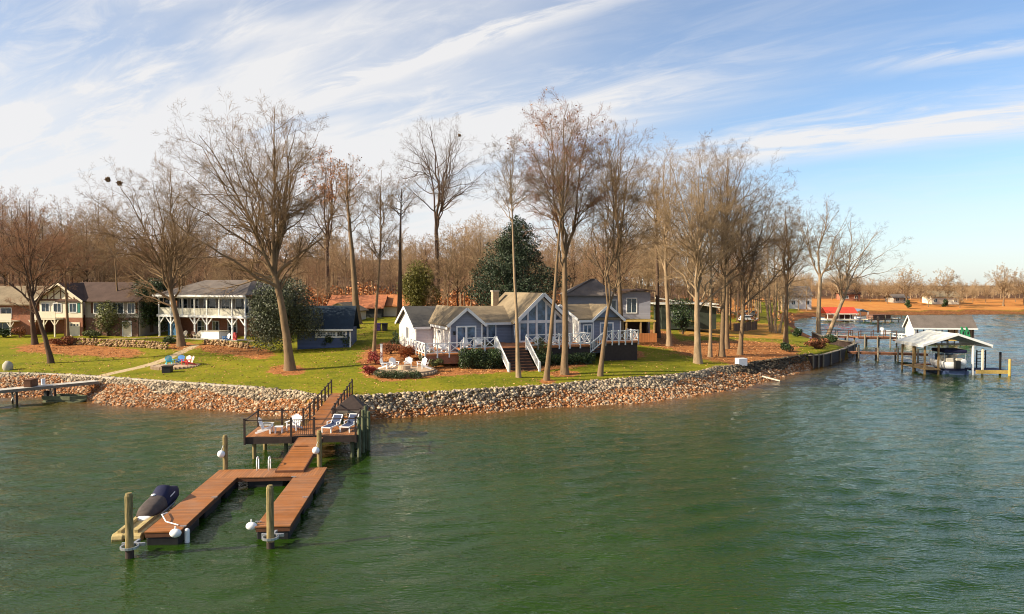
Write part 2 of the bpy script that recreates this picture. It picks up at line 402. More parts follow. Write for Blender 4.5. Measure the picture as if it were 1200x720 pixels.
def groundm():
    t = NT('ground_cover'); v = t.coord()
    at = t.n('ShaderNodeAttribute'); at.attribute_name = 'zone'
    sp = t.n('ShaderNodeSeparateColor'); t.l(at.outputs['Color'], sp.inputs[0])
    n1 = t.noise(v, .22, 5, .65); n2 = t.noise(v, 3.2, 6, .75); n3 = t.noise(v, 1.1, 5, .7)
    k = t.math('ADD', t.math('MULTIPLY', n1, .5), t.math('MULTIPLY', n2, .5))
    grass = t.ramp(k, [(.33,(.06,.085,.006)),(.45,(.15,.155,.008)),(.55,(.22,.2,.012)),(.66,(.29,.22,.03)),(.78,(.33,.23,.07))])
    litter = t.ramp(t.math('ADD', t.math('MULTIPLY', n2, .6), t.math('MULTIPLY', n3, .4)), [(.34,(.07,.03,.015)),(.45,(.25,.1,.035)),(.55,(.42,.17,.055)),(.63,(.33,.15,.06)),(.74,(.52,.31,.14))])
    dry = t.ramp(k, [(.35,(.32,.14,.035)),(.5,(.5,.2,.055)),(.65,(.46,.27,.06))])
    pth = t.ramp(n2, [(.3,(.38,.28,.15)),(.7,(.6,.47,.3))])
    clay = t.ramp(t.math('ADD', t.math('MULTIPLY', n2, .5), t.math('MULTIPLY', n3, .5)), [(.35,(.07,.03,.014)),(.5,(.2,.08,.03)),(.65,(.33,.15,.06))])
    def edge(c, k=.9): 
        r = t.n('ShaderNodeMapRange'); r.interpolation_type = 'SMOOTHSTEP'; r.inputs[1].default_value = .4; r.inputs[2].default_value = .62
        t.l(t.math('ADD', c, t.math('MULTIPLY', t.math('SUBTRACT', n3, .5), k)), r.inputs[0]); return r.outputs[0]
    fl = t.n('ShaderNodeAttribute'); fl.attribute_name = 'floor'
    c = t.mix(edge(sp.outputs[1]), grass, dry)
    c = t.mix(t.math('MULTIPLY', edge(t.math('ADD', t.math('MULTIPLY', sp.outputs[0], .55), t.math('MULTIPLY', n1, .42)), 1.9), .8), c, litter)
    c = t.mix(edge(sp.outputs[0], 1.7), c, litter)
    c = t.mix(t.math('MULTIPLY', fl.outputs['Fac'], .95), c, t.ramp(n3, [(.3,(.05,.03,.018)),(.6,(.12,.065,.035)),(.75,(.16,.09,.045))]))
    c = t.mix(edge(sp.outputs[2], .5), c, pth)
    c = t.mix(at.outputs['Alpha'], c, clay)
    t.base(c); t.bump(n2, .7, .12); return t.set(.95, .1)
gobj = link('ground', me, groundm()); tag(gobj, kind='structure')

# ------------------------------------------------------------------ water
wx = axis_lines([(-8000,-600,900),(-600,-100,25),(-100,-60,2),(-60,70,.36),(70,215,.8),(215,900,25),(900,8001,900)])
wy = axis_lines([(-3000,0,300),(0,18,2),(18,75,.22),(75,130,.45),(130,275,.9),(275,400,5),(400,3001,200)])
WX, WY = np.meshgrid(wx, wy); a = WX.ravel(); b = WY.ravel()
rngw = np.random.default_rng(5); hz_ = np.zeros_like(a)
gy = np.interp(b, [0,18,74,76,129,131,275,280], [2,.22,.22,.45,.45,.9,.9,9]); gy = np.maximum(gy, np.where(np.abs(a-5) < 65, .36, np.where((a > 0)&(a < 215), .6, 2)))
gust = .3+.75*vnoise(a,b,11,11)+.65*vnoise(a*.6,b,34,12)
for i in range(44):
    lam = .6*(2.7/.6)**rngw.uniform(0,1)**.9; th = R(90)+R(14)+rngw.normal(0,.45); kx, ky = math.cos(th)*2*math.pi/lam, math.sin(th)*2*math.pi/lam
    amp = .0039*lam**.9; wgt = np.clip((lam-2.4*gy)/(1.2*gy), 0, 1)
    ph_ = kx*a+ky*b+rngw.uniform(0,6.28)+1.6*vnoise(a,b,5+lam*2,30+i)
    hz_ += amp*wgt*(np.sin(ph_)+.25*np.sin(2*ph_+.6))
for i in range(16):
    lam = rngw.uniform(2.4,5.2); th = R(90)+R(14)+rngw.normal(0,.45); kx, ky = math.cos(th)*2*math.pi/lam, math.sin(th)*2*math.pi/lam
    hz_ += .0062*lam*np.clip((b-80)/60,0,1)*np.clip((lam-2.2*gy)/(gy),0,1)*np.sin(kx*a+ky*b+rngw.uniform(0,6.28)+1.6*vnoise(a,b,6+lam*2,80+i))
WH = hz_*gust*WAMP
ds = seg_dist(a, b, WP[:NF]); sh = np.exp(-ds/3.0)*(a < 62)
nx, ny = len(wx), len(wy); I = np.arange(nx*ny).reshape(ny, nx)
Fq = np.stack([I[:-1,:-1], I[:-1,1:], I[1:,1:], I[1:,:-1]], -1).reshape(-1, 4)
me = np_mesh('water', np.stack([a,b,WH],1), Fq, 4, {'shallow': np.stack([sh,sh,sh,sh],1)})
def waterm():
    t = NT('lake_water'); v = t.coord()
    at = t.n('ShaderNodeAttribute'); at.attribute_name = 'shallow'
    n = t.noise(v, .05, 3)
    deep = t.ramp(n, [(.35,(.012,.034,.0018)),(.65,(.02,.049,.003))])
    t.base(t.mix(at.outputs['Fac'], deep, (.13,.055,.015)))
    # ripples: crests run left-right, drifting; several sizes
    vb = t.coord('Object', (.95,2.7,1)); vc = t.coord('Object',(2.3,6.2,1))
    w2 = t.noise(vb, 1.1, 2, .55, .8); w3 = t.noise(vc, 1.4, 2, .6, .5)
    calm = t.noise(v, .03, 3, .6); ck = t.n('ShaderNodeMapRange'); t.l(calm, ck.inputs[0]); ck.inputs[1].default_value=.35; ck.inputs[2].default_value=.65; ck.inputs[3].default_value=.6; ck.inputs[4].default_value=1.2
    h = t.math('ADD', t.math('MULTIPLY', w2, .5), t.math('MULTIPLY', w3, .3))
    h = t.math('MULTIPLY', h, ck.outputs[0])
    t.bump(h, 1.0, .15)
    t.bsdf.inputs['IOR'].default_value = 1.333
    return t.set(.03, .42)
me.polygons.foreach_set('use_smooth', np.ones(len(me.polygons), bool))
w = link('water', me, waterm()); tag(w, kind='structure')

# ------------------------------------------------------------------ shore stones
ICO_V = []; ph = (1+5**.5)/2
for s1 in (-1,1):
    for s2 in (-1,1): ICO_V += [(0,s1,s2*ph),(s1,s2*ph,0),(s2*ph,0,s1)]
ICO_V = np.array(ICO_V)/math.sqrt(1+ph*ph)
import bmesh
_bm = bmesh.new()
for q in ICO_V: _bm.verts.new(q)
bmesh.ops.convex_hull(_bm, input=_bm.verts[:]); _bm.verts.index_update()
ICO_V = np.array([q.co[:] for q in _bm.verts]); ICO_F = np.array([[q.index for q in f.verts] for f in _bm.faces]); _bm.free()
def rocks(name, P, S, colf, mat, squash=.75):
    n = len(P); k = len(ICO_V)
    V = ICO_V[None]*(1+RNG.uniform(-.4,.35,(n,k,1)))
    V = V*np.stack([RNG.uniform(.65,1.6,n), RNG.uniform(.65,1.3,n), RNG.uniform(.5,1.0,n)*squash/.75],1)[:,None,:]
    a = RNG.uniform(0,6.28,n); c, s = np.cos(a)[:,None], np.sin(a)[:,None]
    V = np.stack([V[...,0]*c-V[...,1]*s, V[...,0]*s+V[...,1]*c, V[...,2]],-1)*S[:,None,None]+P[:,None,:]
    Fa = (ICO_F[None]+np.arange(n)[:,None,None]*k).reshape(-1,3)
    colr = np.repeat(colf, k, 0)
    return link(name, np_mesh(name, V.reshape(-1,3), Fa, 3, {'tone': np.concatenate([colr, np.ones((len(colr),1))],1)}), mat)
def rockm():
    t = NT('shore_stone'); at = t.n('ShaderNodeAttribute'); at.attribute_name = 'tone'; n = t.noise(t.coord(), 6, 4)
    t.base(t.mix(t.math('MULTIPLY', n, .7), at.outputs['Color'], t.mix(1.0, at.outputs['Color'], (.4,.36,.32), 'MULTIPLY'))); t.bump(n,.5,.03); return t.set(.95,.15)
RM = rockm()
# candidate points between waterline and lawn edge
N = 1300000
cx = RNG.uniform(-70, 62, N); cy = RNG.uniform(52, 128, N)
z_, dT_, dW_, iT_, iW_ = land(cx, cy)
qx, qy = proj(cx, cy, z_)
gap = (qx > 98) & (qx < 116) & (qy > 446)
ok = (((iW_ & ~iT_) | (~iW_ & (dW_ < .5)) | (iT_ & (dT_ < .25))) & (qx < 952) & ~((cx > 38)&(cy > 96)))
# wide clay beach on the far left: fewer stones
fr = dW_/(dW_+dT_+1e-6)
keep = RNG.uniform(0,1,N) < np.where(fr > .62, 1.0, .75)
ok &= keep
cx, cy, z_, fr, qx = cx[ok], cy[ok], z_[ok], fr[ok], qx[ok]
sel = RNG.permutation(len(cx))[:85000]; cx, cy, z_, fr, qx = cx[sel], cy[sel], z_[sel], fr[sel], qx[sel]
jn = vnoise(cx, cy, 3.5, 3)
top = fr+(jn-.5)*.6+np.where((qx > 385), .05, -.12) > .64
dark = np.clip((qx-815)/60, 0, 1)*(top)*.75
u = RNG.uniform(0,1,(len(cx),1))
grey = np.array([.52,.42,.3])*(.22+1.1*u); org = np.array([.44,.2,.085])*(.35+.95*u); pal = np.array([.54,.4,.27])*(.45+.9*u)
c = np.where(top[:,None], grey, np.where(RNG.uniform(0,1,(len(cx),1)) < .42, pal, org))*(1-dark[:,None])
S = (.042+.13*RNG.uniform(0,1,len(cx))**2.4)*np.where(top,1.15,.95)
P = np.stack([cx,cy,z_+S*.15],1)
tp = top
o = rocks('wall_stones', P[tp], S[tp], c[tp], RM); tag(o,'grey and tan boulders stacked along the lawn edge above the lake','stones', kind='stuff')
o = rocks('shore_stones', P[~tp], S[~tp], c[~tp], RM); tag(o,'orange clay coloured stones sloping down into the lake','stones', kind='stuff')
# stone edging along the left lawn
def ribbon(name, pts, w, h, mat, lift=0):
    mb = MB()
    for (a, b) in zip(pts[:-1], pts[1:]):
        mb.beam((a[0],a[1],a[2]+lift),(b[0],b[1],b[2]+lift), w, h)
    return mb.build(name, mat)
def dens(L, step):
    out = []
    for (a,b) in zip(L[:-1],L[1:]):
        n = max(1,int(math.dist(a,b)/step))
        out += [(a[0]+(b[0]-a[0])*i/n, a[1]+(b[1]-a[1])*i/n) for i in range(n)]
    return out+[L[-1]]
el = dens(TL[2:10], 2.0)
o = ribbon('seawall_coping', [(q[0],q[1]+.1,1.63) for q in el], .45, .16, M['conc']); tag(o,'thin pale stone coping between the left lawn and the shore stones','coping')
# low stone terrace walls
def stone_wall(px, h, label, name='terrace_wall'):
    pts = dens([tuple(gp(*q)[:2]) for q in px], .33)
    P=[];S=[]
    for (a,b) in pts:
        zz = zt(a,b)
        for k in range(int(h/.22)):
            P.append((a+random.uniform(-.1,.1), b+random.uniform(-.12,.12)+k*.06, zz+.1+k*.22)); S.append(random.uniform(.16,.26))
    u = RNG.uniform(0,1,(len(P),1)); c = np.array([.4,.27,.15])*(.5+.9*u)
    o = rocks(name, np.array(P), np.array(S), c, RM); return tag(o, label, 'stone wall')
stone_wall([(84,404),(115,405.5),(150,407),(195,410)], .9, 'low tan stone terrace wall below the grass of the brown roofed house')
stone_wall([(240,404),(265,406),(290,409)], .8, 'low tan stone terrace wall in front of the house with the white porch')
# fallen leaves
def leaf_quads(P, size, mat, name, parent=None, flat=0.0, rng=RNG):
    n = len(P)
    nrm = rng.normal(size=(n,3)); nrm[:,2] = np.abs(nrm[:,2])+flat; nrm /= np.linalg.norm(nrm,axis=1,keepdims=True)
    a = rng.normal(size=(n,3)); a -= nrm*(a*nrm).sum(1,keepdims=True); a /= np.linalg.norm(a,axis=1,keepdims=True)
    b = np.cross(nrm,a); s = size*rng.uniform(.6,1.4,(n,1)); P = np.asarray(P)
    V = np.stack([P-a*s, P-b*s*.5, P+a*s, P+b*s*.5],1).reshape(-1,3)
    return link(name, np_mesh(name, V, np.arange(4*n), 4), mat, parent)
N = 120000; cx = RNG.uniform(-60,50,N); cy = RNG.uniform(58,112,N); z_,dT_,dW_,iT_,iW_ = land(cx,cy)
li = lit.reshape(len(ys), len(xs))[np.clip(np.searchsorted(ys, cy),0,len(ys)-1), np.clip(np.searchsorted(xs, cx),0,len(xs)-1)]
ok = iT_ & (RNG.uniform(0,1,N) < .22*vnoise(cx,cy,6,5)**1.5+.03+.75*li*vnoise(cx,cy,1.7,6)); cx,cy,z_=cx[ok],cy[ok],z_[ok]
o = leaf_quads(np.stack([cx,cy,z_+.03],1), .095, leafm('fallen_leaf',(.4,.2,.075),.6,.8), 'fallen_leaves', flat=2)
tag(o,'scattered tan and orange fallen leaves on the lawns','leaves',kind='stuff')
# ------------------------------------------------------------------ world, sun
SUN_EL = 28; SH = Vector((1, .3)).normalized()         # direction shadows run
sd = Vector((-SH.x*math.cos(R(SUN_EL)), -SH.y*math.cos(R(SUN_EL)), math.sin(R(SUN_EL))))
sl = bpy.data.lights.new('sun','SUN'); sl.energy = 5.0; sl.angle = R(.5); sl.color = (1,.86,.64)
so = bpy.data.objects.new('sun', sl); COL.objects.link(so); so.rotation_euler = sd.to_track_quat('Z','Y').to_euler()
W = bpy.data.worlds.new('World'); SC.world = W; W.use_nodes = True
class WN(NT):
    def __init__(s): s.t = W.node_tree
w = WN(); bg = W.node_tree.nodes['Background']
sky = w.n('ShaderNodeTexSky'); sky.sky_type = 'NISHITA'; sky.sun_disc = False; sky.sun_elevation = R(SUN_EL)
sky.sun_rotation = math.atan2(sd.x, sd.y); sky.air_density = 1.0; sky.dust_density = .6; sky.ozone_density = 1.6; sky.altitude = 200
tc = w.n('ShaderNodeTexCoord'); sp = w.n('ShaderNodeSeparateXYZ'); w.l(tc.outputs['Generated'], sp.inputs[0])
dx, dy, dz = sp.outputs
k = w.math('MAXIMUM', w.math('ADD', dz, .15), .05)
pu = w.math('DIVIDE', dx, k); pv = w.math('DIVIDE', dy, k)
q = w.math('ADD', w.math('MULTIPLY', pu, .551), w.math('MULTIPLY', pv, .835))
tt = w.math('ADD', w.math('MULTIPLY', pu, .835), w.math('MULTIPLY', pv, -.551))
cb = w.n('ShaderNodeCombineXYZ'); w.l(w.math('MULTIPLY', tt, .42), cb.inputs[0]); w.l(w.math('MULTIPLY', q, 1.25), cb.inputs[1]); 
n1 = w.noise(cb.outputs[0], 1.4, 6, .52, .5)
cb2 = w.n('ShaderNodeCombineXYZ'); w.l(w.math('MULTIPLY', tt, 1.0), cb2.inputs[0]); w.l(w.math('MULTIPLY', q, 3.2), cb2.inputs[1])
n2 = w.noise(cb2.outputs[0], 2.2, 7, .65, .8)
def sstep(v, a, b):
    r = w.n('ShaderNodeMapRange'); r.interpolation_type = 'SMOOTHSTEP'; w.l(v, r.inputs[0]); r.inputs[1].default_value = a; r.inputs[2].default_value = b; return r.outputs[0]
left = sstep(dx, .28, -.5)
def band(c, wd, soft, lo=None, hi=None):
    d_ = w.math('ABSOLUTE', w.math('SUBTRACT', w.math('ADD', q, w.math('MULTIPLY', w.math('SUBTRACT', n2, .5), .22)), c))
    return w.math('SUBTRACT', 1.0, sstep(d_, wd, wd+soft))
con = w.math('MULTIPLY', band(1.655, .0, .075), .34)
con2 = w.math('MULTIPLY', w.math('MULTIPLY', band(2.93, .02, .32), sstep(dx, .1, .38)), .75)
con3 = w.math('MULTIPLY', w.math('MULTIPLY', band(2.25, .02, .35), sstep(dx, .5, -.05)), .55)
con4 = w.math('MULTIPLY', w.math('MULTIPLY', band(2.36, .0, .1), sstep(dx, .38, .5)), .5)
cm = w.math('MULTIPLY', w.math('ADD', sstep(n1, .38, .68), .2), w.math('ADD', w.math('MULTIPLY', left, .78), .1))
cm = w.math('ADD', cm, w.math('MULTIPLY', sstep(n2, .42, .72), w.math('ADD', w.math('MULTIPLY', left, .3), .1)))
wisp = w.math('ADD', .45, sstep(n2, .3, .65))
for c_ in (con, con2, con3, con4): cm = w.math('ADD', cm, w.math('MULTIPLY', c_, wisp))
veil = w.math('MULTIPLY', w.math('MULTIPLY', sstep(dz, .2, .4), sstep(dx, .6, -.1)), .22)
cm = w.math('ADD', cm, veil)
lowc = w.math('MULTIPLY', w.math('MULTIPLY', sstep(dz, .34, .1), sstep(dx, .42, .0)), .6)
cm = w.math('ADD', cm, lowc)
cm = w.math('MINIMUM', w.math('MULTIPLY', cm, sstep(dz, -.02, .03)), .94)
SKYK = 1.0
skyc = w.mix(1.0, sky.outputs[0], (SKYK*1.0, SKYK*1.13, SKYK*1.27), 'MULTIPLY')
hz = w.math('MULTIPLY', sstep(dz, .18, .0), .5)
skyc = w.mix(hz, skyc, (6.0,6.15,6.4))
CLOUD = 6.5
col = w.mix(cm, skyc, (CLOUD*1.0, CLOUD*.985, CLOUD*.98))
w.l(col, bg.inputs['Color']); bg.inputs['Strength'].default_value = .072
SC.view_settings.view_transform = 'Standard'; SC.view_settings.look = 'None'; SC.view_settings.exposure = .95; SC.view_settings.gamma = 1
SC.view_settings.use_curve_mapping = False
SC.render.engine = 'CYCLES'
SC.cycles.filter_width = 1.05
# ------------------------------------------------------------------ trees
def norm(v): return v/(np.linalg.norm(v, axis=-1, keepdims=True)+1e-9)
def spawn(P, Rr, L, m, t0, t1, ang, asd, lr, k, up, wig, rng, rr=.62, tip=.35, taperlen=.55):
    n = len(P); kk = P.shape[1]
    idx = np.repeat(np.arange(n), m); j = np.tile(np.arange(m), n)
    t = np.clip(t0+(t1-t0)*(j+rng.uniform(0,1,n*m))/m, 0, .985)
    f = t*(kk-1); i = np.minimum(f.astype(int), kk-2); w = (f-i)[:,None]
    A = P[idx,i]; B = P[idx,i+1]; base = A*(1-w)+B*w; tan = norm(B-A)
    r = Rr[idx,i]*(1-w[:,0])+Rr[idx,i+1]*w[:,0]
    az = (j*2.399+rng.uniform(-.6,.6,n*m)+np.repeat(rng.uniform(0,6.28,n),m))
    ref = np.where(np.abs(tan[:,2:3]) < .9, np.array([[0,0,1.]]), np.array([[1.,0,0]]))
    e1 = norm(np.cross(tan, ref)); e2 = np.cross(tan, e1)
    a = np.clip(rng.normal(ang, asd, n*m), .12, 1.5)[:,None]
    d = norm(tan*np.cos(a)+(e1*np.cos(az)[:,None]+e2*np.sin(az)[:,None])*np.sin(a))
    Ln = L[idx]*lr*(1-taperlen*t)*rng.uniform(.7,1.25,n*m)
    pts = [base]; step = (Ln/(k-1))[:,None]
    for s in range(k-1):
        pts.append(pts[-1]+d*step); d = norm(d+np.array([0,0,up])+rng.normal(0,wig,(n*m,3)))
    Pn = np.stack(pts,1); R0 = np.minimum(r*.8, np.maximum(r*rr, .004))
    Rn = R0[:,None]*np.linspace(1, tip, k)[None]
    return Pn, Rn, Ln
def tubes(P, Rr, ns):
    n, k, _ = P.shape
    tan = np.gradient(P, axis=1); tan = norm(tan)
    ref = np.where(np.abs(tan[:,:1,2:3]) < .8, np.array([[[0,0,1.]]]), np.array([[[1.,0,0]]])); ref = np.broadcast_to(ref, tan.shape)
    e1 = norm(np.cross(tan, ref)); e2 = np.cross(tan, e1)
    a = np.arange(ns)*2*np.pi/ns
    V = P[:,:,None,:]+Rr[:,:,None,None]*(e1[:,:,None,:]*np.cos(a)[None,None,:,None]+e2[:,:,None,:]*np.sin(a)[None,None,:,None])
    b = (np.arange(n)[:,None,None]*k+np.arange(k-1)[None,:,None])*ns; c = np.arange(ns)[None,None,:]; c2 = (c+1)%ns
    Fq = np.stack([b+c, b+c2, b+ns+c2, b+ns+c], -1).reshape(-1,4)
    return V.reshape(-1,3), Fq
def merge(parts):
    V=[];Fa=[];o=0
    for v,f in parts: V.append(v); Fa.append(f+o); o+=len(v)
    return np.concatenate(V), np.concatenate(Fa)
def gen(seed, H, r, fork, kind='vase', limbs=7, dens=1.0, spread=.55, lean=(0,0), stems=1, twig=.0058, deep=True, fit=None, up=.05, lowlimb=None):
    """returns arrays for (trunk V,F), (crown V,F), twig tips.  lean = x,y offset of the fork; fit = (xmin,xmax) of the crown about the base"""
    rng = np.random.default_rng(seed)
    tr = []; K = 12
    for s in range(stems):
        top = H*(fork if kind == 'vase' else .93)*rng.uniform(.93,1.0)
        tz = np.linspace(0, 1, K)
        off = np.array([0,0.]) if stems == 1 else np.array([math.cos(s*2.4+seed), math.sin(s*2.4+seed)*.6])*(.5+.25*s)
        spr = off*(0 if stems == 1 else 2.2)
        wob = np.cumsum(rng.normal(0, .012*H/ K, (K,2)), 0); wob[0] = 0
        lx = lean[0]*np.where(tz < 1, tz**1.15, 1); ly = lean[1]*tz
        if kind != 'vase':       # lean happens up to the fork, then straight
            q = np.clip(tz*.93/fork, 0, 1.6); lx = lean[0]*q; ly = lean[1]*q
        tr.append(np.stack([off[0]+spr[0]*tz+lx+wob[:,0], off[1]+spr[1]*tz+ly+wob[:,1], tz*top-.3*(tz==0)],1))
    P0 = np.stack(tr); n0 = len(P0); rs = r*(1 if stems == 1 else .72)
    endf = .62 if kind == 'vase' else .12
    R0 = rs*(1-(1-endf)*np.linspace(0,1,K)); R0 = np.broadcast_to(R0*(1+.55*np.exp(-np.linspace(0,1,K)*(H*fork if kind=='vase' else H)/max(.9,r*2.2))), (n0,K)).copy()
    # limbs reach for targets spread over the crown's envelope
    if fit is None: fit = (-H*.27, H*.27)
    zf = H*fork; ax0 = P0[:,-1,0].mean() if kind == 'vase' else float(np.mean([np.interp((zf+H)/2, p[:,2], p[:,0]) for p in P0])); ay0 = P0[:,-1,1].mean() if kind == 'vase' else lean[1]
    cz = zf+(H-zf)*(.40 if kind == 'vase' else .45); ru = (H-cz); rd = (cz-zf)*(.95 if kind == 'vase' else 1.0)
    wl, wr = max(.8, ax0-fit[0])*1.02, max(.8, fit[1]-ax0)*1.02; wy = (wl+wr)/2*.9
    nl = int(limbs*(2.0 if kind == 'vase' else 1.7))+2; ks = 11
    u_ = (np.arange(nl)+.5)/nl; el_ = np.arcsin(np.clip(1-u_*1.42, -.42, .995))       # elevation on the envelope
    az_ = np.arange(nl)*2.39996+rng.uniform(0,6.28)+rng.uniform(-.35,.35,nl)
    ce, se = np.cos(el_), np.sin(el_); rr_ = rng.uniform(.78,.98,nl)
    tx = ce*np.cos(az_); ty = ce*np.sin(az_)
    tgt = np.stack([ax0+tx*np.where(tx < 0, wl, wr)*rr_, ay0+ty*wy*rr_, cz+np.where(se > 0, ru, rd)*se*rr_*.94],1)
    P1 = []; R1 = []; L1 = []; mains = []
    nm = 0 if kind != 'vase' else max(3, limbs//3)
    if nm:                                     # main stems of a spreading crown
        for q in range(nm):
            e_ = math.radians(82 if q == 0 else rng.uniform(38,66)); a_ = q*2*math.pi/(nm-1)+rng.uniform(-.4,.4)+seed
            cx_, sx_ = math.cos(e_)*math.cos(a_), math.cos(e_)*math.sin(a_)
            tgt = np.concatenate([tgt, [[ax0+cx_*(wl if cx_ < 0 else wr)*.82, ay0+sx_*wy*.82, cz+ru*math.sin(e_)*.86]]])
        order = list(range(nl, nl+nm))+list(range(nl))
    else: order = list(range(nl))
    def curve(a, b, hb_, vb_, wob):
        dd = b-a; ln = np.linalg.norm(dd); t_ = np.linspace(0,1,ks)[:,None]
        c_ = a+np.array([dd[0]*hb_, dd[1]*hb_, dd[2]*vb_+.04*np.hypot(dd[0],dd[1])])
        w_ = np.cumsum(rng.normal(0,wob*ln,(ks,3)),0); w_ = w_-t_*w_[-1]*.6-w_[0]*(1-t_)
        return a*(1-t_)**2+2*c_*t_*(1-t_)+b*t_**2+w_, ln
    for q in order:
        s = q % n0; p = P0[s]; zt_ = tgt[q,2]; ztop_ = p[-1,2]
        if q >= nl:                            # main stem from the fork
            za = ztop_*(.995 if q == nl else rng.uniform(.86,1.0)); a = np.array([np.interp(za,p[:,2],p[:,0]),np.interp(za,p[:,2],p[:,1]),za])
            pts_, ln = curve(a, tgt[q], .38, .5, .014); ra = np.interp(za,p[:,2],R0[s]); r0_ = ra*(.85 if q == nl else .66)
            mains.append((pts_, r0_*(1-.88*np.linspace(0,1,ks)**.8), ln)); P1.append(pts_); R1.append(mains[-1][1]); L1.append(ln*.75); continue
        if nm and (se[q] > -.15 or rng.uniform() < .5):
            best = min(range(nm), key=lambda m_: np.linalg.norm((mains[m_][0][6]-tgt[q])*np.array([1,1,.6]))+rng.uniform(0,2))
            mp, mr, ml = mains[best]; t0_ = rng.uniform(.1,.62); f_ = t0_*(ks-1); k0 = int(f_); a = mp[k0]+(mp[k0+1]-mp[k0])*(f_-k0); ra = mr[k0]
        else:
            za = ztop_*rng.uniform(.78,.98) if kind == 'vase' else min(zf*.92+max(0,zt_-zf*.92)*rng.uniform(.4,.72), ztop_*.97)
            a = np.array([np.interp(za,p[:,2],p[:,0]),np.interp(za,p[:,2],p[:,1]),za]); ra = np.interp(za,p[:,2],R0[s])
        pts_, ln = curve(a, tgt[q], rng.uniform(.4,.56), rng.uniform(.4,.62), .02)
        P1.append(pts_); R1.append(min(ra*.66, max(.028, .013*ln+.01))*(1-.9*np.linspace(0,1,ks)**.85)); L1.append(ln)
    P1 = np.stack(P1); R1 = np.stack(R1); L1 = np.array(L1)
    if lowlimb:
        for (hz_, ex, ez, rad) in lowlimb:
            f = hz_/ (H*(fork if kind=='vase' else .93)); i = min(int(f*(K-1)), K-2); b = P0[0,i]
            tq = np.linspace(0,1,P1.shape[1])[:,None]
            pl = b+np.array([[ex, rng.uniform(-1,1), 0]])*tq+np.array([[0,0,ez]])*tq**.7+np.cumsum(rng.normal(0,.06,(P1.shape[1],3)),0)
            P1 = np.concatenate([P1, pl[None]]); R1 = np.concatenate([R1, (rad*np.linspace(1,.2,P1.shape[1]))[None]]); L1 = np.append(L1, math.hypot(ex,ez)*.8)
    P2,R2,L2 = spawn(P1,R1,L1,max(6,int(8*dens)),.12,.98,.66,.22,.4,7,up*.6,.08,rng,rr=.6,tip=.25,taperlen=.35)
    P3,R3,L3 = spawn(P2,R2,L2,max(4,int(6*dens)),.1,.98,.66,.22,.56,5,up*.6,.11,rng,rr=.6,tip=.35)
    P4,R4,L4 = spawn(P3,R3,L3,max(3,int(6*dens)),.15,.98,.65,.25,.52,4,.03,.13,rng,rr=.7,tip=.5)
    lv = [(P0,R0,12),(P1,R1,8),(P2,R2,5),(P3,R3,4),(P4,np.maximum(R4,twig*1.15),3)]
    last = P4
    if deep:
        P5,R5,L5 = spawn(P4,R4,np.maximum(L4,.55),2,.1,.98,.6,.25,.85,2,.02,.12,rng,rr=.7,tip=.6)
        lv.append((P5,np.maximum(R5,twig)*np.ones_like(R5),3)); last = P5
    last = lv[-1][0]
    T = merge([tubes(*a) for a in lv[:3]]); C = merge([tubes(*a) for a in lv[3:]])
    return T, C, last[:,-1]
def tree_obj(name, label, loc, data, bark, twigm_, cat='tree', group=None, leaves=None):
    o = thing(name, label, cat, loc, 0, group)
    t = link('trunk', np_mesh('trunk', data[0][0], data[0][1], 4), M[bark], o, smooth=True)
    c = link('crown', np_mesh('crown', data[1][0], data[1][1], 4), M[twigm_], o)
    if leaves:
        mat, frac, size, lo, hi = leaves
        P = data[2]; P = P[RNG.uniform(0,1,len(P)) < frac]
        q = (P[:,2]-P[:,2].min())/(np.ptp(P[:,2])+1e-6); P = P[(q > lo) & (q < hi)]
        leaf_quads(P+RNG.normal(0,.12,P.shape), size, M[mat], 'foliage', o)
    return o
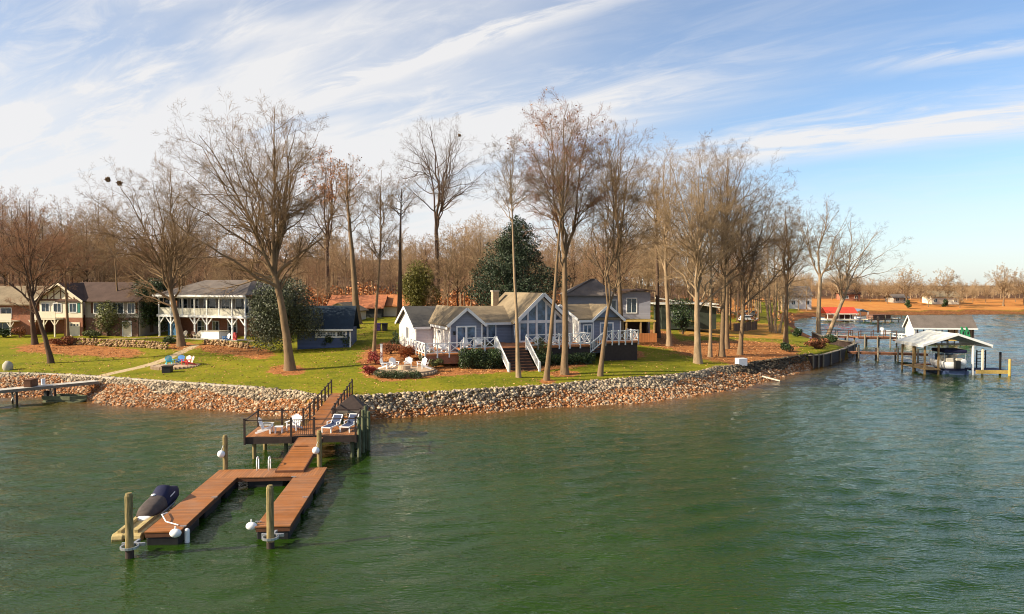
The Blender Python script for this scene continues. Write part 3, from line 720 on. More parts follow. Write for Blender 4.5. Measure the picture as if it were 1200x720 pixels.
# hero trees: base px, py, top py, crown px left/right, fork (px,py), trunk width px, ...
HERO = [
 # label, bx,by, top, xl,xr, fork px,py, tw, kind, limbs, bark, twig, opts
 ('huge bare oak with a wide crown in a ring of mulch on the left lawn', 340,434,108,176,388,(322,318),15,'vase',17,'bark','twig',dict(lowlimb=[(9.2,-5.8,2.0,.17),(10.5,4.4,4.0,.2)],spread=.5,dens=1.1)),
 ('wide bare tree with a grey trunk leaning left in front of the white porch house', 213,406,182,78,262,(200,338),11,'vase',15,'bark','twig',dict(spread=.62,lowlimb=[(5.2,-6,2.4,.13)])),
 ('dark trunked bare tree leaning left on the left lawn near the pier', 60,426,232,-20,112,(37,342),8,'vase',7,'bark_d','twig_r',dict(spread=.6,dens=.85,lowlimb=[(5,-3.5,2.,.08)])),
 ('dark straight trunked tree with reddish twigs behind the leaning lawn tree', 41,404,222,-10,90,(38,345),8,'vase',7,'bark_d','twig_r',dict(spread=.55,dens=.85)),
 ('slim bare tree before the garage door of the brown roofed house', 80,400,255,45,125,(78,335),5,'lead',8,'bark','twig_r',dict(spread=.5,dens=.75)),
 ('thin tall bare tree before the brown roof of the left house', 139,392,225,108,168,(136,310),4,'lead',8,'bark','twig',dict(spread=.45,dens=.75)),
 ('tree still holding rusty orange leaves at its top behind the magnolia', 385,362,172,338,425,(384,292),9,'vase',8,'bark_d','twig',dict(spread=.52,dens=.9,leaves=('rust',.75,.17,.42,1.0))),
 ('thick grey trunked tree with few brown leaves left of the main house', 419,380,170,385,448,(412,285),12,'lead',9,'bark','twig',dict(spread=.45,dens=.9,leaves=('rust',.1,.14,.5,1.0))),
 ('slender twin topped bare tree in the orange mulch beside the white garden post', 438,419,178,410,472,(443,330),6,'lead',8,'bark','twig',dict(spread=.5,dens=.85)),
 ('tall brown trunked bare tree behind the white gable of the main house', 468,378,202,436,500,(470,262),9,'lead',8,'bark_d','twig',dict(spread=.5,dens=.8)),
 ('tall bare tree with a fan shaped crown rising behind the main house roof', 513,362,134,452,578,(512,262),9,'vase',12,'bark_d','twig_g',dict(spread=.46,dens=.95)),
 ('slim pale bare tree, leftmost of the trunks before the great window', 608,443,142,566,640,(601,270),7,'lead',10,'bark_p','twig_g',dict(spread=.45,dens=.8)),
 ('slim pale bare tree just right of the deck stairs, leaning right', 640,446,135,618,690,(652,285),8,'lead',9,'bark','twig_g',dict(spread=.42,dens=.8)),
 ('tallest bare tree with a stout brown trunk before the great window', 662,439,105,596,718,(661,285),11,'vase',12,'bark','twig_r',dict(spread=.42,dens=1.0,leaves=('rust',.05,.11,.55,1.0))),
 ('leaning bare tree forked low before the right gable of the main house', 703,441,142,662,772,(714,350),8,'vase',6,'bark','twig',dict(spread=.35,dens=1.0)),
 ('straight grey trunked bare tree at the right deck of the main house', 730,416,138,690,774,(724,288),9,'vase',11,'bark','twig',dict(spread=.5,dens=.9)),
 ('dark brown trunked bare tree between the right deck and the blue house', 771,396,176,735,800,(770,300),8,'lead',10,'bark_d','twig_t',dict(spread=.45,dens=.8)),
 ('pale barked bare tree on the litter right of the blue house', 784,406,162,738,818,(777,305),8,'vase',10,'bark_p','twig_t',dict(spread=.48,dens=.9)),
 ('stout pale trunked bare tree at the lawn end, branching from low down', 818,426,166,752,862,(816,338),12,'vase',12,'bark_p','twig_t',dict(spread=.42,dens=1.0,lowlimb=[(6,4.5,4.,.13)])),
 ('slim pale bare tree directly right of the stout low branching tree', 832,419,172,792,872,(832,330),6,'lead',9,'bark_p','twig_t',dict(spread=.42,dens=.8)),
 ('tall dark trunked bare tree with the highest crown on the point', 846,418,150,800,926,(847,318),9,'vase',11,'bark','twig_g',dict(spread=.42,dens=.9)),
 ('grey trunked bare tree among the point trees, behind the dark one', 852,409,160,820,905,(852,320),7,'lead',10,'bark','twig',dict(spread=.5,dens=.85)),
 ('slightly leaning bare tree beside the white cube on the point', 867,416,200,845,940,(872,345),8,'vase',8,'bark','twig',dict(spread=.55,dens=1.0)),
 ('pale multi stemmed bare tree on the yellow grass of the point', 908,390,222,868,950,(908,330),6,'vase',7,'bark_p','twig',dict(spread=.5,dens=.9,stems=4)),
 ('dark bare tree near the end of the bulkhead', 921,406,232,880,968,(920,330),8,'vase',8,'bark','twig',dict(spread=.55,dens=.95)),
 ('straight bare tree on the bulkhead', 959,398,220,930,1002,(961,318),8,'vase',7,'bark_p','twig_g',dict(spread=.42,dens=.85)),
 ('bare tree leaning far out over the lake at the end of the bulkhead', 967,398,246,952,1064,(990,338),8,'vase',5,'bark_p','twig_g',dict(spread=.55,dens=.95)),
]
TIPS = {}
for k, (lab,bx,by,top,xl,xr,fk,tw,kind,limbs,bark,twg,op) in enumerate(HERO):
    b = gp(bx, by); px = b.y/F                     # metres per pixel there
    if k >= 14: m_ = (xl+xr)/2; xl, xr = m_-(m_-xl)*1.13, m_+(xr-m_)*1.1
    H = (by-top)*px*.985; op = dict(op); lv = op.pop('leaves', None)
    fork = (by-fk[1])*px/H; lean = ((fk[0]-bx)*px*1.0, 0)
    data = gen(100+k, H, tw*px/2*.7, fork, kind, limbs, lean=lean, fit=((xl-bx)*px,(xr-bx)*px), **op)
    tree_obj('bare_tree', lab, b, data, bark, twg, leaves=lv); TIPS[k] = data[2]+np.array(b)
# squirrel nests in the crowns
for (px_,py_,lab) in ((131,199,'left of two dark leaf nests high in the wide left tree'),(142,199,'right of two dark leaf nests high in the wide left tree'),(545,155,'dark leaf nest high in the fan shaped tree behind the roof')):
    p = D(px_,py_, gp(213,406).y if px_ < 200 else gp(513,362).y)
    T_ = TIPS[1 if px_ < 200 else 10]; p = T_[np.argmin(((T_-np.array(p)-(0,0,-.9))**2).sum(1))]
    leaf_o = leaf_quads(np.array(p)+np.clip(RNG.normal(0,.13,(500,3)),-.27,.27), .1, M['twig'], 'leaf_nest'); tag(leaf_o, lab, 'nest', 'leaf nests in the tree tops')

# evergreens and shrubs: leaf sized faces spread through uneven clumps
def clump_pts(clumps, n, rng, shell=.45):
    out = []; vol = np.array([c[1][0]*c[1][1]*c[1][2] for c in clumps])**.67; vol /= vol.sum()
    for (c, r), w_ in zip(clumps, vol):
        m = int(n*w_)+1; d = norm(rng.normal(size=(m,3))); rad = shell+(1-shell)*rng.uniform(0,1,(m,1))**.5
        out.append(np.array(c)+d*rad*np.array(r))
    return np.concatenate(out)
def bush(name, label, loc, w, d, h, mat, n=2500, leaf=.1, cat='shrub', group=None, seed=0, nc=14, trunk=None, cone=False, core=True):
    rng = np.random.default_rng(seed*97+abs(int(loc[0]*13))); o = thing(name, label, cat, loc, 0, group)
    cl = []
    for i in range(nc):
        if cone:
            t = (i+.5)/nc; rr = (1-t)**.6; a = rng.uniform(0,6.28); q = rng.uniform(.25,.85)*rr
            cl.append(((math.cos(a)*w/2*q, math.sin(a)*d/2*q, h*(.06+.9*t)), (w/2*(.38*rr+.06)*rng.uniform(.7,1.2), d/2*(.38*rr+.06), h*.075+.1)))
        else:
            a = rng.uniform(0,6.28); q = rng.uniform(.1,.72); zz = rng.uniform(.22,.82); k_ = math.sqrt(max(.1,1-((zz-.4)/.62)**2))
            s_ = rng.uniform(.26,.42)
            cl.append(((math.cos(a)*w/2*q*k_, math.sin(a)*d/2*q*k_, h*zz), (w/2*s_, d/2*s_, h*s_*.62)))
    P = clump_pts(cl, n, rng); P = P[P[:,2] > .02]
    f = leaf_quads(P, leaf, M[mat], 'foliage', o, rng=rng)
    mb = MB(); th = trunk or h*.5; mb.cyl((0,0,-.1),(0,0,th*.8), .03*w+.03, .015*w+.01, 8)
    for i in range(5):
        a = i*1.3; mb.cyl((0,0,th*.25),(math.cos(a)*w*.22,math.sin(a)*d*.22,h*.6), .015*w+.015, .01, 6)
    mb.build('trunk', M['bark_d'], o)
    return o
b = gp(333,415); bush('magnolia','large round magnolia with silvery green leaves beside the white porch house', (b.x-.2,b.y+1.5,b.z), 9.2, 7.0, 8.6, 'magnolia', 32000, .105, 'magnolia', nc=44, seed=1)
b = gp(612,372); pxm = 92/F
bush('fir','dark conical evergreen rising behind the great window roof', (-.3+ (608-600)*.115,98,4.2), 17, 13, 15.5, 'evergreen', 56000, .125, 'evergreen', nc=90, cone=True, seed=2)
b = D(178,388,103); bush('evergreen','dark evergreen tree between the left house and the white porch house', (b.x,103,4), 6.6, 5.5, 7.6, 'shrub', 18000, .115, 'evergreen', nc=34, seed=3)
b = D(490,360,122); bush('pine','yellow green pine behind the white gable of the main house', (b.x,122,5), 7.5, 6, 9.5, 'pine', 18000, .13, 'pine', nc=36, seed=4)
b = D(455,404,85); bush('shrub','dark conical clipped shrub at the corner of the white gable', (b.x+.8,85,3.), 1.7,1.7,2.2,'shrub',2500,.07,'shrub',cone=True,nc=12,seed=5)
SHR = [
 ('olive','tall olive shrub before the brown roofed house', 126,394,7,5,5.0,'olive',3500,.12),
 ('olive','pale flowering shrub at the corner of the brown roofed house', 154,394,3.2,2.2,3.0,'olive',2500,.1),
 ('shrub','dark round shrub under the shed windows', 386,408,2.2,1.6,2.0,'shrub',2200,.08),
 ('shrub','dark spreading shrub at the right corner of the shed', 402,407,2.6,1.8,2.1,'shrub',2200,.08),
 ('azalea','bright orange azalea below the white gable wall', 478,421,2.8,2,1.5,'orange',2200,.07),
 ('azalea','brown leafed azalea beside the white garden post', 458,415,3.2,2,1.2,'heath',2000,.07),
 ('azalea','dark crimson shrub at the left of the fire pit patio', 440,428,1.7,1.4,1.5,'redshrub',2000,.06),
 ('azalea','low bright red shrub left of the fire pit patio', 433,440,2.0,1.5,.9,'redshrub',1800,.06),
 ('grass_clump','tawny ornamental grass clump right of the fire pit patio', 500,428,1.9,1.6,1.5,'olive',1800,.07),
 ('shrub','yellowish low shrub at the foot of the left deck', 511,431,1.9,1.6,1.0,'olive',1600,.07),
 ('shrub','rounded evergreen shrub at the right end of the deck hedge', 574,427,2.3,1.9,2.3,'shrub',3000,.075),
 ('shrub','dark rounded shrub directly right of the deck stairs', 634,427,2.6,2,2.8,'olive',2600,.08),
 ('shrub','small clipped green shrub under the deck, left of a pair', 679,418,1.3,1.1,1.3,'olive',1400,.07),
 ('shrub','small clipped green shrub under the deck, right of a pair', 692,416,1.3,1.1,1.3,'olive',1400,.07),
 ('shrub','dark sprawling shrub in the litter beyond the blue house', 800,392,5,3,5.5,'shrub',3500,.12),
 ('shrub','round dark shrub on the yellow grass near the bulkhead', 935,395,2.2,1.8,1.5,'shrub',1800,.1),
 ('shrub','low green shrub at the inner end of the bulkhead', 921,412,2.4,1.8,1.2,'shrub',1800,.09),
 ('brush','rusty brush heap on the bulkhead beneath the two trees', 955,409,4.4,2.0,1.5,'heath',2600,.11),
 ('shrub','dark green shrub right of the leaning bulkhead tree', 972,404,3.4,2.4,1.5,'shrub',2000,.11),
 ('shrub','small green bush below the porch house terrace tree', 200,403,2.6,1.4,1.0,'shrub',1500,.08),
 ('shrub','leftmost dark round bush before the far left brick house', 4,396,3,2,1.6,'shrub',1500,.1),
 ('shrub','brownish round bush before the far left brick house', 23,396,2.6,2,1.5,'heath',1500,.1),
 ('shrub','russet shrub covering the corner of the far left brick house', 29,390,3.6,2.5,4.6,'rust',2500,.12),
 ('shrub','low rusty shrub bed at the left end of the terrace wall', 70,405,4.5,2,1.2,'heath',2200,.09),
 ('shrub','grey green low bush by the garage door', 106,396,3.4,1.8,1.1,'olive',1500,.1),
]
for i,(nm,lab,px_,py_,w_,d_,h_,mt,n_,lf) in enumerate(SHR):
    bush(nm, lab, gp(px_,py_), w_,d_,h_,mt,n_,lf,seed=20+i, cat='shrub' if nm!='grass_clump' else 'grass clump')

# woodland
VAR = []
for k in range(6):
    H = 17+k%3*2.0
    g_ = gen(500+k, H, .16+.03*(k%3), (.26,.2,.3)[k%3], 'lead' if k%3 else 'vase', 11, dens=.85, spread=.6, twig=.012, deep=False, fit=(-4-k%2,4+k%3))
    VAR.append((float(np.percentile(g_[1][0][:,2],99.7)), g_))
VT = []
rng = np.random.default_rng(21)
protos = []
for k,(H,dat) in enumerate(VAR):
    protos.append((H, np_mesh('trunk', dat[0][0], dat[0][1], 4), np_mesh('crown', dat[1][0], dat[1][1], 4)))
WMAT = [('bark','twig'),('bark_d','twig_r'),('bark','twig_t'),('bark_p','twig_t'),('bark_d','twig'),('bark','twig_r')]
for (H,t_,c_),(bm_,tm_) in zip(protos, WMAT):
    t_.materials.append(M[bm_]); c_.materials.append(M['wood_'+tm_]); t_.polygons.foreach_set('use_smooth',[True]*len(t_.polygons))
for k in range(2):
    g_ = gen(640+k, 15, .3, .22, 'vase', 12, dens=.7, twig=.045, deep=False, fit=(-7,7))
    t_, c_ = np_mesh('trunk', g_[0][0], g_[0][1], 4), np_mesh('crown', g_[1][0], g_[1][1], 4); t_.materials.append(M['bark']); c_.materials.append(M['wood_twig_t'])
    protos.append((float(np.percentile(g_[1][0][:,2],99.5)), t_, c_))
def wood_tree(x, y, h, label, group, k=None, z=None, wide=1.0):
    H,t_,c_ = protos[rng.integers(6) if k is None else k]
    o = thing('bare_tree', label, 'tree', (x,y,(zt(x,y) if z is None else z)-.05), rng.uniform(0,6.28), group)
    s = h/H; w_ = s*rng.uniform(.9,1.15)*wide; o.scale = (w_,w_,s)
    for n_, m_ in (('trunk',t_),('crown',c_)):
        q = bpy.data.objects.new(n_, m_); COL.objects.link(q); q.parent = o
    return o
# skyline of the wood: px -> top py
def sky_py(px): return np.interp(px, [-40,0,40,90,150,250,330,400,500,560,640,700,760,820,880,950,1000], [232,225,232,238,248,258,270,284,290,278,290,280,262,262,262,286,296])
cnt = 0
for row,(ya,yb,n) in enumerate(((114,128,46),(128,152,66),(152,190,76))):
    for i in range(n):
        px_ = -60+1030*(i+rng.uniform(-.4,.4))/n; y_ = rng.uniform(ya,yb)
        p = D(px_, 360, y_)
        if px_ > 740 and (y_ < 122 or zt(p.x,y_) < 1.4 or (px_ > 860 and y_ < 150)): continue
        if row == 0 and (380 < px_ < 480): continue
        zb = zt(p.x,y_)
        if zb < 1.3: continue
        tp = sky_py(px_)+(rng.uniform(-26,6) if rng.uniform() < .35 else rng.uniform(5,55)); h = D(px_, tp, y_).z-zb
        wood_tree(p.x, y_, h, 'bare brown tree in the wood behind the houses', 'woodland trees behind the houses'); cnt += 1
# pale low trees seen through the gap behind the main roof
for px_,tp in ((540,258),(552,252),(563,250),(575,255),(585,265),(760,256),(745,270)):
    p = D(px_,360,140+px_%7); wood_tree(p.x,p.y,D(px_,tp,p.y).z-zt(p.x,p.y),'bare brown tree in the wood behind the houses','woodland trees behind the houses',k=3)
# far-off wood: one mass
def mass(name, pts, label, mat, seed, tw=.03):
    base = [gen(seed+i, 14, .2, .14, 'lead', 7, dens=.62, spread=.6, twig=tw, deep=False, fit=(-3.4,3.4)) for i in range(3)]
    base = [merge([b_[0], b_[1]]) for b_ in base]
    parts = []
    for i,(x_,y_,z_,h_) in enumerate(pts):
        V,Fa = base[i%3]; a = rng.uniform(0,6.28); s = h_/14
        V2 = np.stack([(V[:,0]*math.cos(a)-V[:,1]*math.sin(a))*s*1.3+x_, (V[:,0]*math.sin(a)+V[:,1]*math.cos(a))*s*1.3+y_, V[:,2]*s+z_],1)
        parts.append((V2,Fa))
    V,Fa = merge(parts); return tag(link(name, np_mesh(name,V,Fa,4), M[mat]), label, 'wood', kind='stuff')
pts = []
for i in range(330):
    px_ = rng.uniform(-80,960); y_ = rng.uniform(180,270); p = D(px_,350,y_); zb = zt(p.x,y_)
    if zb < 1.4: continue
    pts.append((p.x,y_,zb,rng.uniform(7,13) if rng.uniform() < .6 else rng.uniform(13,21)))
mass('far_wood', pts, 'dense brown winter wood filling the background behind the houses', 'wood_twig', 700, .035)
pts = []
for i in range(230):
    px_ = rng.uniform(900,1260); y_ = rng.uniform(316,400); p = D(px_,350,y_); zb = zt(p.x,y_)
    pts.append((p.x,y_,zb,(rng.uniform(3.5,6) if rng.uniform() < .7 else rng.uniform(6,9))+(4 if px_<1010 else 0)))
mass('far_shore_wood', pts, 'low brown winter wood along the far shore', 'wood_twig_t', 720, .05)
# far shore individuals
for px_,tp,y_,k_,wd,lab in ((1062,314,285,6,1.0,'round bare tree on the far shore left of the tan house'),(1110,315,283,7,1.0,'broad bare tree before the tan house on the far shore'),(1176,311,286,6,1.0,'large round bare tree at the right of the far shore'),
    (1088,336,280,6,0.93,'small bare tree left of the tan house on the far shore'),(1040,328,292,6,0.81,'slim bare tree on the orange bank of the far shore'),(1125,342,276,7,0.93,'short dark bare tree right of the tan house'),(1200,318,292,6,0.99,'bare tree cut by the right edge of the far shore'),(1020,326,300,7,0.87,'bare tree above the red roofed boathouse'),
    (1155,332,300,7,0.81,'slim pale bare tree left of the large far shore tree'),(985,318,300,6,0.87,'bare tree left above the red boathouse roof'),(1004,322,306,6,0.81,'second bare tree above the red boathouse roof')):
    p = D(px_,355,y_); zb = zt(p.x,y_); wood_tree(p.x,y_,D(px_,tp,y_).z-zb,lab,'bare trees on the far shore',k=k_,wide=wd)
for i,(px_,tp,y_) in enumerate(((975,322,312),(1030,330,305),(1050,332,308),(1078,326,304),(1095,330,306),(1128,332,308),(1140,336,300),(1190,330,306),(1210,325,300))):
    p = D(px_,355,y_); wood_tree(p.x,y_,D(px_,tp,y_).z-zt(p.x,y_),'tan bare tree in the row behind the far shore houses','row of trees behind the far shore houses',k=6+i%2,wide=.85)
b = D(1064,361,272); bush('shrub','small dark evergreen on the orange far bank',(b.x,272,zt(b.x,272)),2.6,2.6,3.2,'shrub',1200,.2,seed=77)
b = D(1108,357,279); bush('shrub','dark shrub at the foot of the broad far shore tree',(b.x,279,zt(b.x,279)),3.0,2.6,3.0,'shrub',1200,.2,seed=78)
# russet undergrowth in the wood, one mass
cl = []
for i in range(90):
    px_ = rng.uniform(350,560) if i < 60 else rng.uniform(-40,930); y_ = rng.uniform(140,185); p = D(px_,350,y_); zb = zt(p.x,y_)
    if zb > 1.5: cl.append(((p.x,y_,zb+1.2),(3.2,2.2,rng.uniform(1.6,3.4))))
o = leaf_quads(clump_pts(cl, 16000, rng), .3, M['rust'], 'undergrowth'); tag(o,'orange brown undergrowth in the wood behind the houses','undergrowth',kind='stuff')
# ------------------------------------------------------------------ buildings
def roof_gable(mb, a0, a1, ze, zr, axis, b0, b1, o=.35, t=.16, mid=None):
    mid = (a0+a1)/2 if mid is None else mid
    sl = (zr-ze)/(mid-a0); sr = (zr-ze)/(a1-mid)
    poly = [(a0-o, ze-o*sl), (mid, zr), (a1+o, ze-o*sr), (a1+o, ze-o*sr-t), (mid, zr-t), (a0-o, ze-o*sl-t)]
    mb.prism([(p,q+t+.02) for p,q in poly], axis, b0, b1)
def rake(mb, a0, a1, ze, zr, axis, b, o=.35, w=.06, h=.26, mid=None):
    mid = (a0+a1)/2 if mid is None else mid
    sl = (zr-ze)/(mid-a0); sr = (zr-ze)/(a1-mid)
    for p,q in (((a0-o, ze-o*sl+.06),(mid, zr+.06)),((a1+o, ze-o*sr+.06),(mid, zr+.06))):
        if axis == 'y': mb.beam((p[0],b,p[1]),(q[0],b,q[1]), w, h)
        else: mb.beam((b,p[0],p[1]),(b,q[0],q[1]), w, h)
def win(parent, name, axis, pos, c, z, w, h, cols=2, rows=1, fr=.09, out=-1, glass='glass', frame='white', label=None, muntin=.04):
    """window or glazed door: frame part with its pane (sub-part). axis 'y' = faces +-y at y=pos, 'x' = faces +-x"""
    mb = MB(); d = .07
    def bx(m, a0,a1,z0,z1,dd0,dd1):
        p0, p1 = sorted((pos+out*dd0, pos+out*dd1))
        if axis == 'y': m.box(a0,a1,p0,p1,z0,z1)
        else: m.box(p0,p1,a0,a1,z0,z1)
    bx(mb,c-w/2-fr,c-w/2,z-fr,z+h+fr,-.02,d); bx(mb,c+w/2,c+w/2+fr,z-fr,z+h+fr,-.02,d)
    bx(mb,c-w/2,c+w/2,z+h,z+h+fr,-.02,d); bx(mb,c-w/2,c+w/2,z-fr,z,-.02,d+.02)
    for i in range(1,cols): bx(mb,c-w/2+w*i/cols-muntin/2,c-w/2+w*i/cols+muntin/2,z,z+h,.012,d-.01)
    for j in range(1,rows): bx(mb,c-w/2,c+w/2,z+h*j/rows-.02,z+h*j/rows+.02,.014,d-.02)
    o = mb.build(name, M[frame], parent)
    g = MB(); bx(g,c-w/2+.002,c+w/2-.002,z+.002,z+h-.002,-.01,.02); g.build('pane', M[glass], o)
    if label: o['label'] = label
    return o
def xrail(mb, p, q, h=1.0, sp=1.15, lo=.12, th=.07):
    p = Vector(p); q = Vector(q); L = (q-p).length; n = max(1, round(L/sp))
    for i in range(n+1):
        a = p.lerp(q, i/n); mb.box(a.x-.06,a.x+.06,a.y-.06,a.y+.06,a.z-.35,a.z+h+.08)
    up = Vector((0,0,1))
    mb.beam(p+up*h, q+up*h, .11, .07); mb.beam(p+up*lo, q+up*lo, .06, .07)
    for i in range(n):
        a = p.lerp(q, i/n); b = p.lerp(q, (i+1)/n)
        mb.beam(a+up*lo, b+up*h, .035, th); mb.beam(a+up*h, b+up*lo, .045, th)
        m_ = (a+b)/2
def slope_slab(mb, u0, u1, v0, z0, v1, z1, t=.16):
    mb.add([(u0,v0,z0),(u1,v0,z0),(u1,v1,z1),(u0,v1,z1),(u0,v0,z0-t),(u1,v0,z0-t),(u1,v1,z1-t),(u0,v1,z1-t)],
           [(0,1,2,3),(7,6,5,4),(0,4,5,1),(1,5,6,2),(2,6,7,3),(3,7,4,0)])

ZB = 3.2
HLOC = (-10.67, 80.25, -.735+1.07*ZB); HRZ = R(21)
def hthing(name, label, cat, group=None):
    o = thing(name, label, cat, HLOC, HRZ, group); o.scale = (1.07,)*3; return o
def Zl(z): return z-ZB
H = hthing('lake_house','long blue grey lake house with several gables and a tall glass front','house')
E1, R1_ = Zl(6.3), Zl(8.1)
mb = MB(); mb.prism([(0,Zl(3.2)),(8.1,Zl(3.2)),(8.1,E1),(4.05,R1_),(0,E1)], 'x', 0, .16); mb.build('gable_wall', M['white_wall'], H)['label'] = 'siding coloured white for sunlight'; mb = MB(); mb.box(1.82,1.98,-6.24,.0,Zl(3.6),Zl(6.85)); mb.build('gable_wall', M['white_wall'], H); mb = MB()
mb.prism([(-5.7,Zl(3.4)),(2.5,Zl(3.4)),(2.5,Zl(7.0)),(-1.6,Zl(8.3)),(-5.7,Zl(7.0))],'x',16.0,16.16)
mb.build('gable_wall', M['white_wall'], H)  # walls towards the sun are coloured white, the shaded fronts blue
mb = MB(); mb.box(.16,1.82,.0,.16,Zl(3.2),E1); mb.build('side_wall', M['white_wall_shade'], H)
mb = MB(); mb.box(-.03,1.8,-.02,8.12,Zl(1.6),Zl(3.2)); mb.build('foundation', M['brick'], H)
mb = MB()
mb.prism([(1.82,Zl(3.6)),(5.1,Zl(3.6)),(5.1,Zl(6.82)),(3.46,Zl(8.2)),(1.82,Zl(6.82))],'y',-6.4,-6.24)
mb.box(4.94,5.1,-6.24,-2,Zl(3.6),Zl(6.8)); mb.box(5.1,10.0,-2.0,-1.84,Zl(3.6),Zl(6.68)); mb.box(9.84,10.0,-3.0,-2.0,Zl(3.6),Zl(6.7))
mb.box(16.16,17.6,-5.7,-5.54,Zl(3.4),Zl(7.0)); mb.prism([(17.6,Zl(3.4)),(20.9,Zl(3.4)),(20.9,Zl(7.0)),(19.25,Zl(8.34)),(17.6,Zl(7.0))],'y',-5.7,-5.54)
mb.box(20.74,20.9,-5.54,2.5,Zl(3.4),Zl(7.0)); mb.box(.16,16,7.94,8.1,Zl(3.2),Zl(6.3)); mb.box(16,20.7,2.34,2.5,Zl(3.4),Zl(7.0)); mb.box(15.84,16,2.5,7.94,Zl(3.2),Zl(6.3))
# great room front wall strips, left and right of the glass, and base
mb.box(10.0,10.35,-3.0,-2.84,Zl(3.6),Zl(6.9)); mb.box(15.35,15.7,-3.0,-2.84,Zl(3.6),Zl(6.9)); mb.box(10.35,15.35,-3.0,-2.84,Zl(3.6),Zl(4.65)); mb.box(15.54,15.7,-2.84,7.9,Zl(3.6),Zl(6.9)); mb.box(9.99,10.15,4.1,7.9,Zl(6.5),Zl(6.95))
mb.build('wall', M['blue_wall_shade'], H)
# roofs
mb = MB(); roof_gable(mb, 0, 8.1, E1, R1_, 'x', -.35, 3.2); mb.build('roof', M['dark_roof'], H)['label'] = 'charcoal shingle roof over the white gable'
mb = MB(); roof_gable(mb, 1.82, 5.1, Zl(6.82), Zl(8.2), 'y', -6.75, 4.3); mb.build('roof', M['tan_roof'], H)
mb = MB(); slope_slab(mb, 3.2, 11.0, -2.5, Zl(6.68), 4.05, Zl(8.22)); slope_slab(mb, 3.2, 12, 8.5, Zl(6.2), 4.05, Zl(8.21)); mb.build('roof', M['tan_roof'], H)
mb = MB(); roof_gable(mb, 10.0, 15.7, Zl(6.88), Zl(9.56), 'y', -3.7, 8.0, .4); r_ = mb.build('roof', M['tan_roof'], H)
mb = MB(); mb.box(10.7,11.4,6.2,6.9,Zl(7.2),Zl(9.8)); ch = mb.build('chimney', M['stone'], r_); mb = MB(); mb.box(10.62,11.48,6.12,6.98,Zl(9.8),Zl(9.95)); mb.build('chimney_cap', M['conc'], H)
mb = MB(); roof_gable(mb, -5.7, 2.5, Zl(7.0), Zl(8.3), 'x', 15.7, 21.2); mb.build('roof', M['tan_roof'], H)
mb = MB(); roof_gable(mb, 17.6, 20.9, Zl(7.0), Zl(8.34), 'y', -6.05, -1.6); mb.build('roof', M['tan_roof'], H)
# trim
mb = MB()
rake(mb, 0, 8.1, E1, R1_, 'x', -.38); rake(mb, 1.82, 5.1, Zl(6.82), Zl(8.2), 'y', -6.78); rake(mb, 10.0, 15.7, Zl(6.88), Zl(9.56), 'y', -3.74, .4, .08, .36); rake(mb, -5.7, 2.5, Zl(7.0), Zl(8.3), 'x', 15.66); rake(mb, 17.6, 20.9, Zl(7.0), Zl(8.34), 'y', -6.08)
mb.box(-.3,1.5,-.42,-.36,E1-.3,E1-.05); mb.box(5.2,9.9,-2.58,-2.51,Zl(6.42),Zl(6.66)); mb.box(15.8,17.4,-6.12,-6.06,Zl(6.68),Zl(6.92)); mb.box(1.42,1.5,-6.7,-.5,Zl(6.3),Zl(6.52))
for (a,b) in ((1.79,-6.43),(4.99,-6.43),(15.97,-5.73),(20.79,-5.73),(17.55,-5.74),(-.03,-.03)): mb.box(a,a+.14,b,b+.14,Zl(3.4),Zl(6.75) if a > .1 else E1)
mb.build('trim', M['white'], H)
# openings
fd = win(H,'french_door','y',-6.4,3.46,Zl(4.42),1.75,2.05,2,1,.14,glass='glassb',muntin=.2)
win(H,'french_door','y',-2.0,7.15,Zl(4.42),1.7,2.1,2,1,.14,glass='glassb',muntin=.2)
win(H,'french_door','y',-5.7,19.2,Zl(4.75),1.35,1.75,2,1,.14,glass='glassb',muntin=.16)
win(H,'window','y',-5.7,16.95,Zl(5.0),.85,1.35,2,1,.11,glass='glassb',muntin=.08)
win(H,'window','x',0,3.6,Zl(4.85),1.1,1.15,3,1,.1)
mb = MB(); mb.box(1.75,1.82,-3.4,-2.35,Zl(4.2),Zl(6.15)); d_ = mb.build('door', M['white'], H)
for i in range(3): mb = MB(); mb.box(1.735,1.75,-3.28+i*.3,-3.06+i*.3,Zl(5.75),Zl(6.0)); mb.build('pane', M['glass'], d_)
mb = MB(); mb.ball((-.06,2.35,Zl(4.1)), (.05,.25,.25), 10, 6); mb.build('wreath', M['shrub'], H)
for (a,b) in ((2.25,-6.48),(5.65,-2.08)): mb = MB(); mb.box(a-.09,a+.09,b-.1,b+.08,Zl(5.75),Zl(6.1)); mb.build('wall_lamp', M['black'], H)
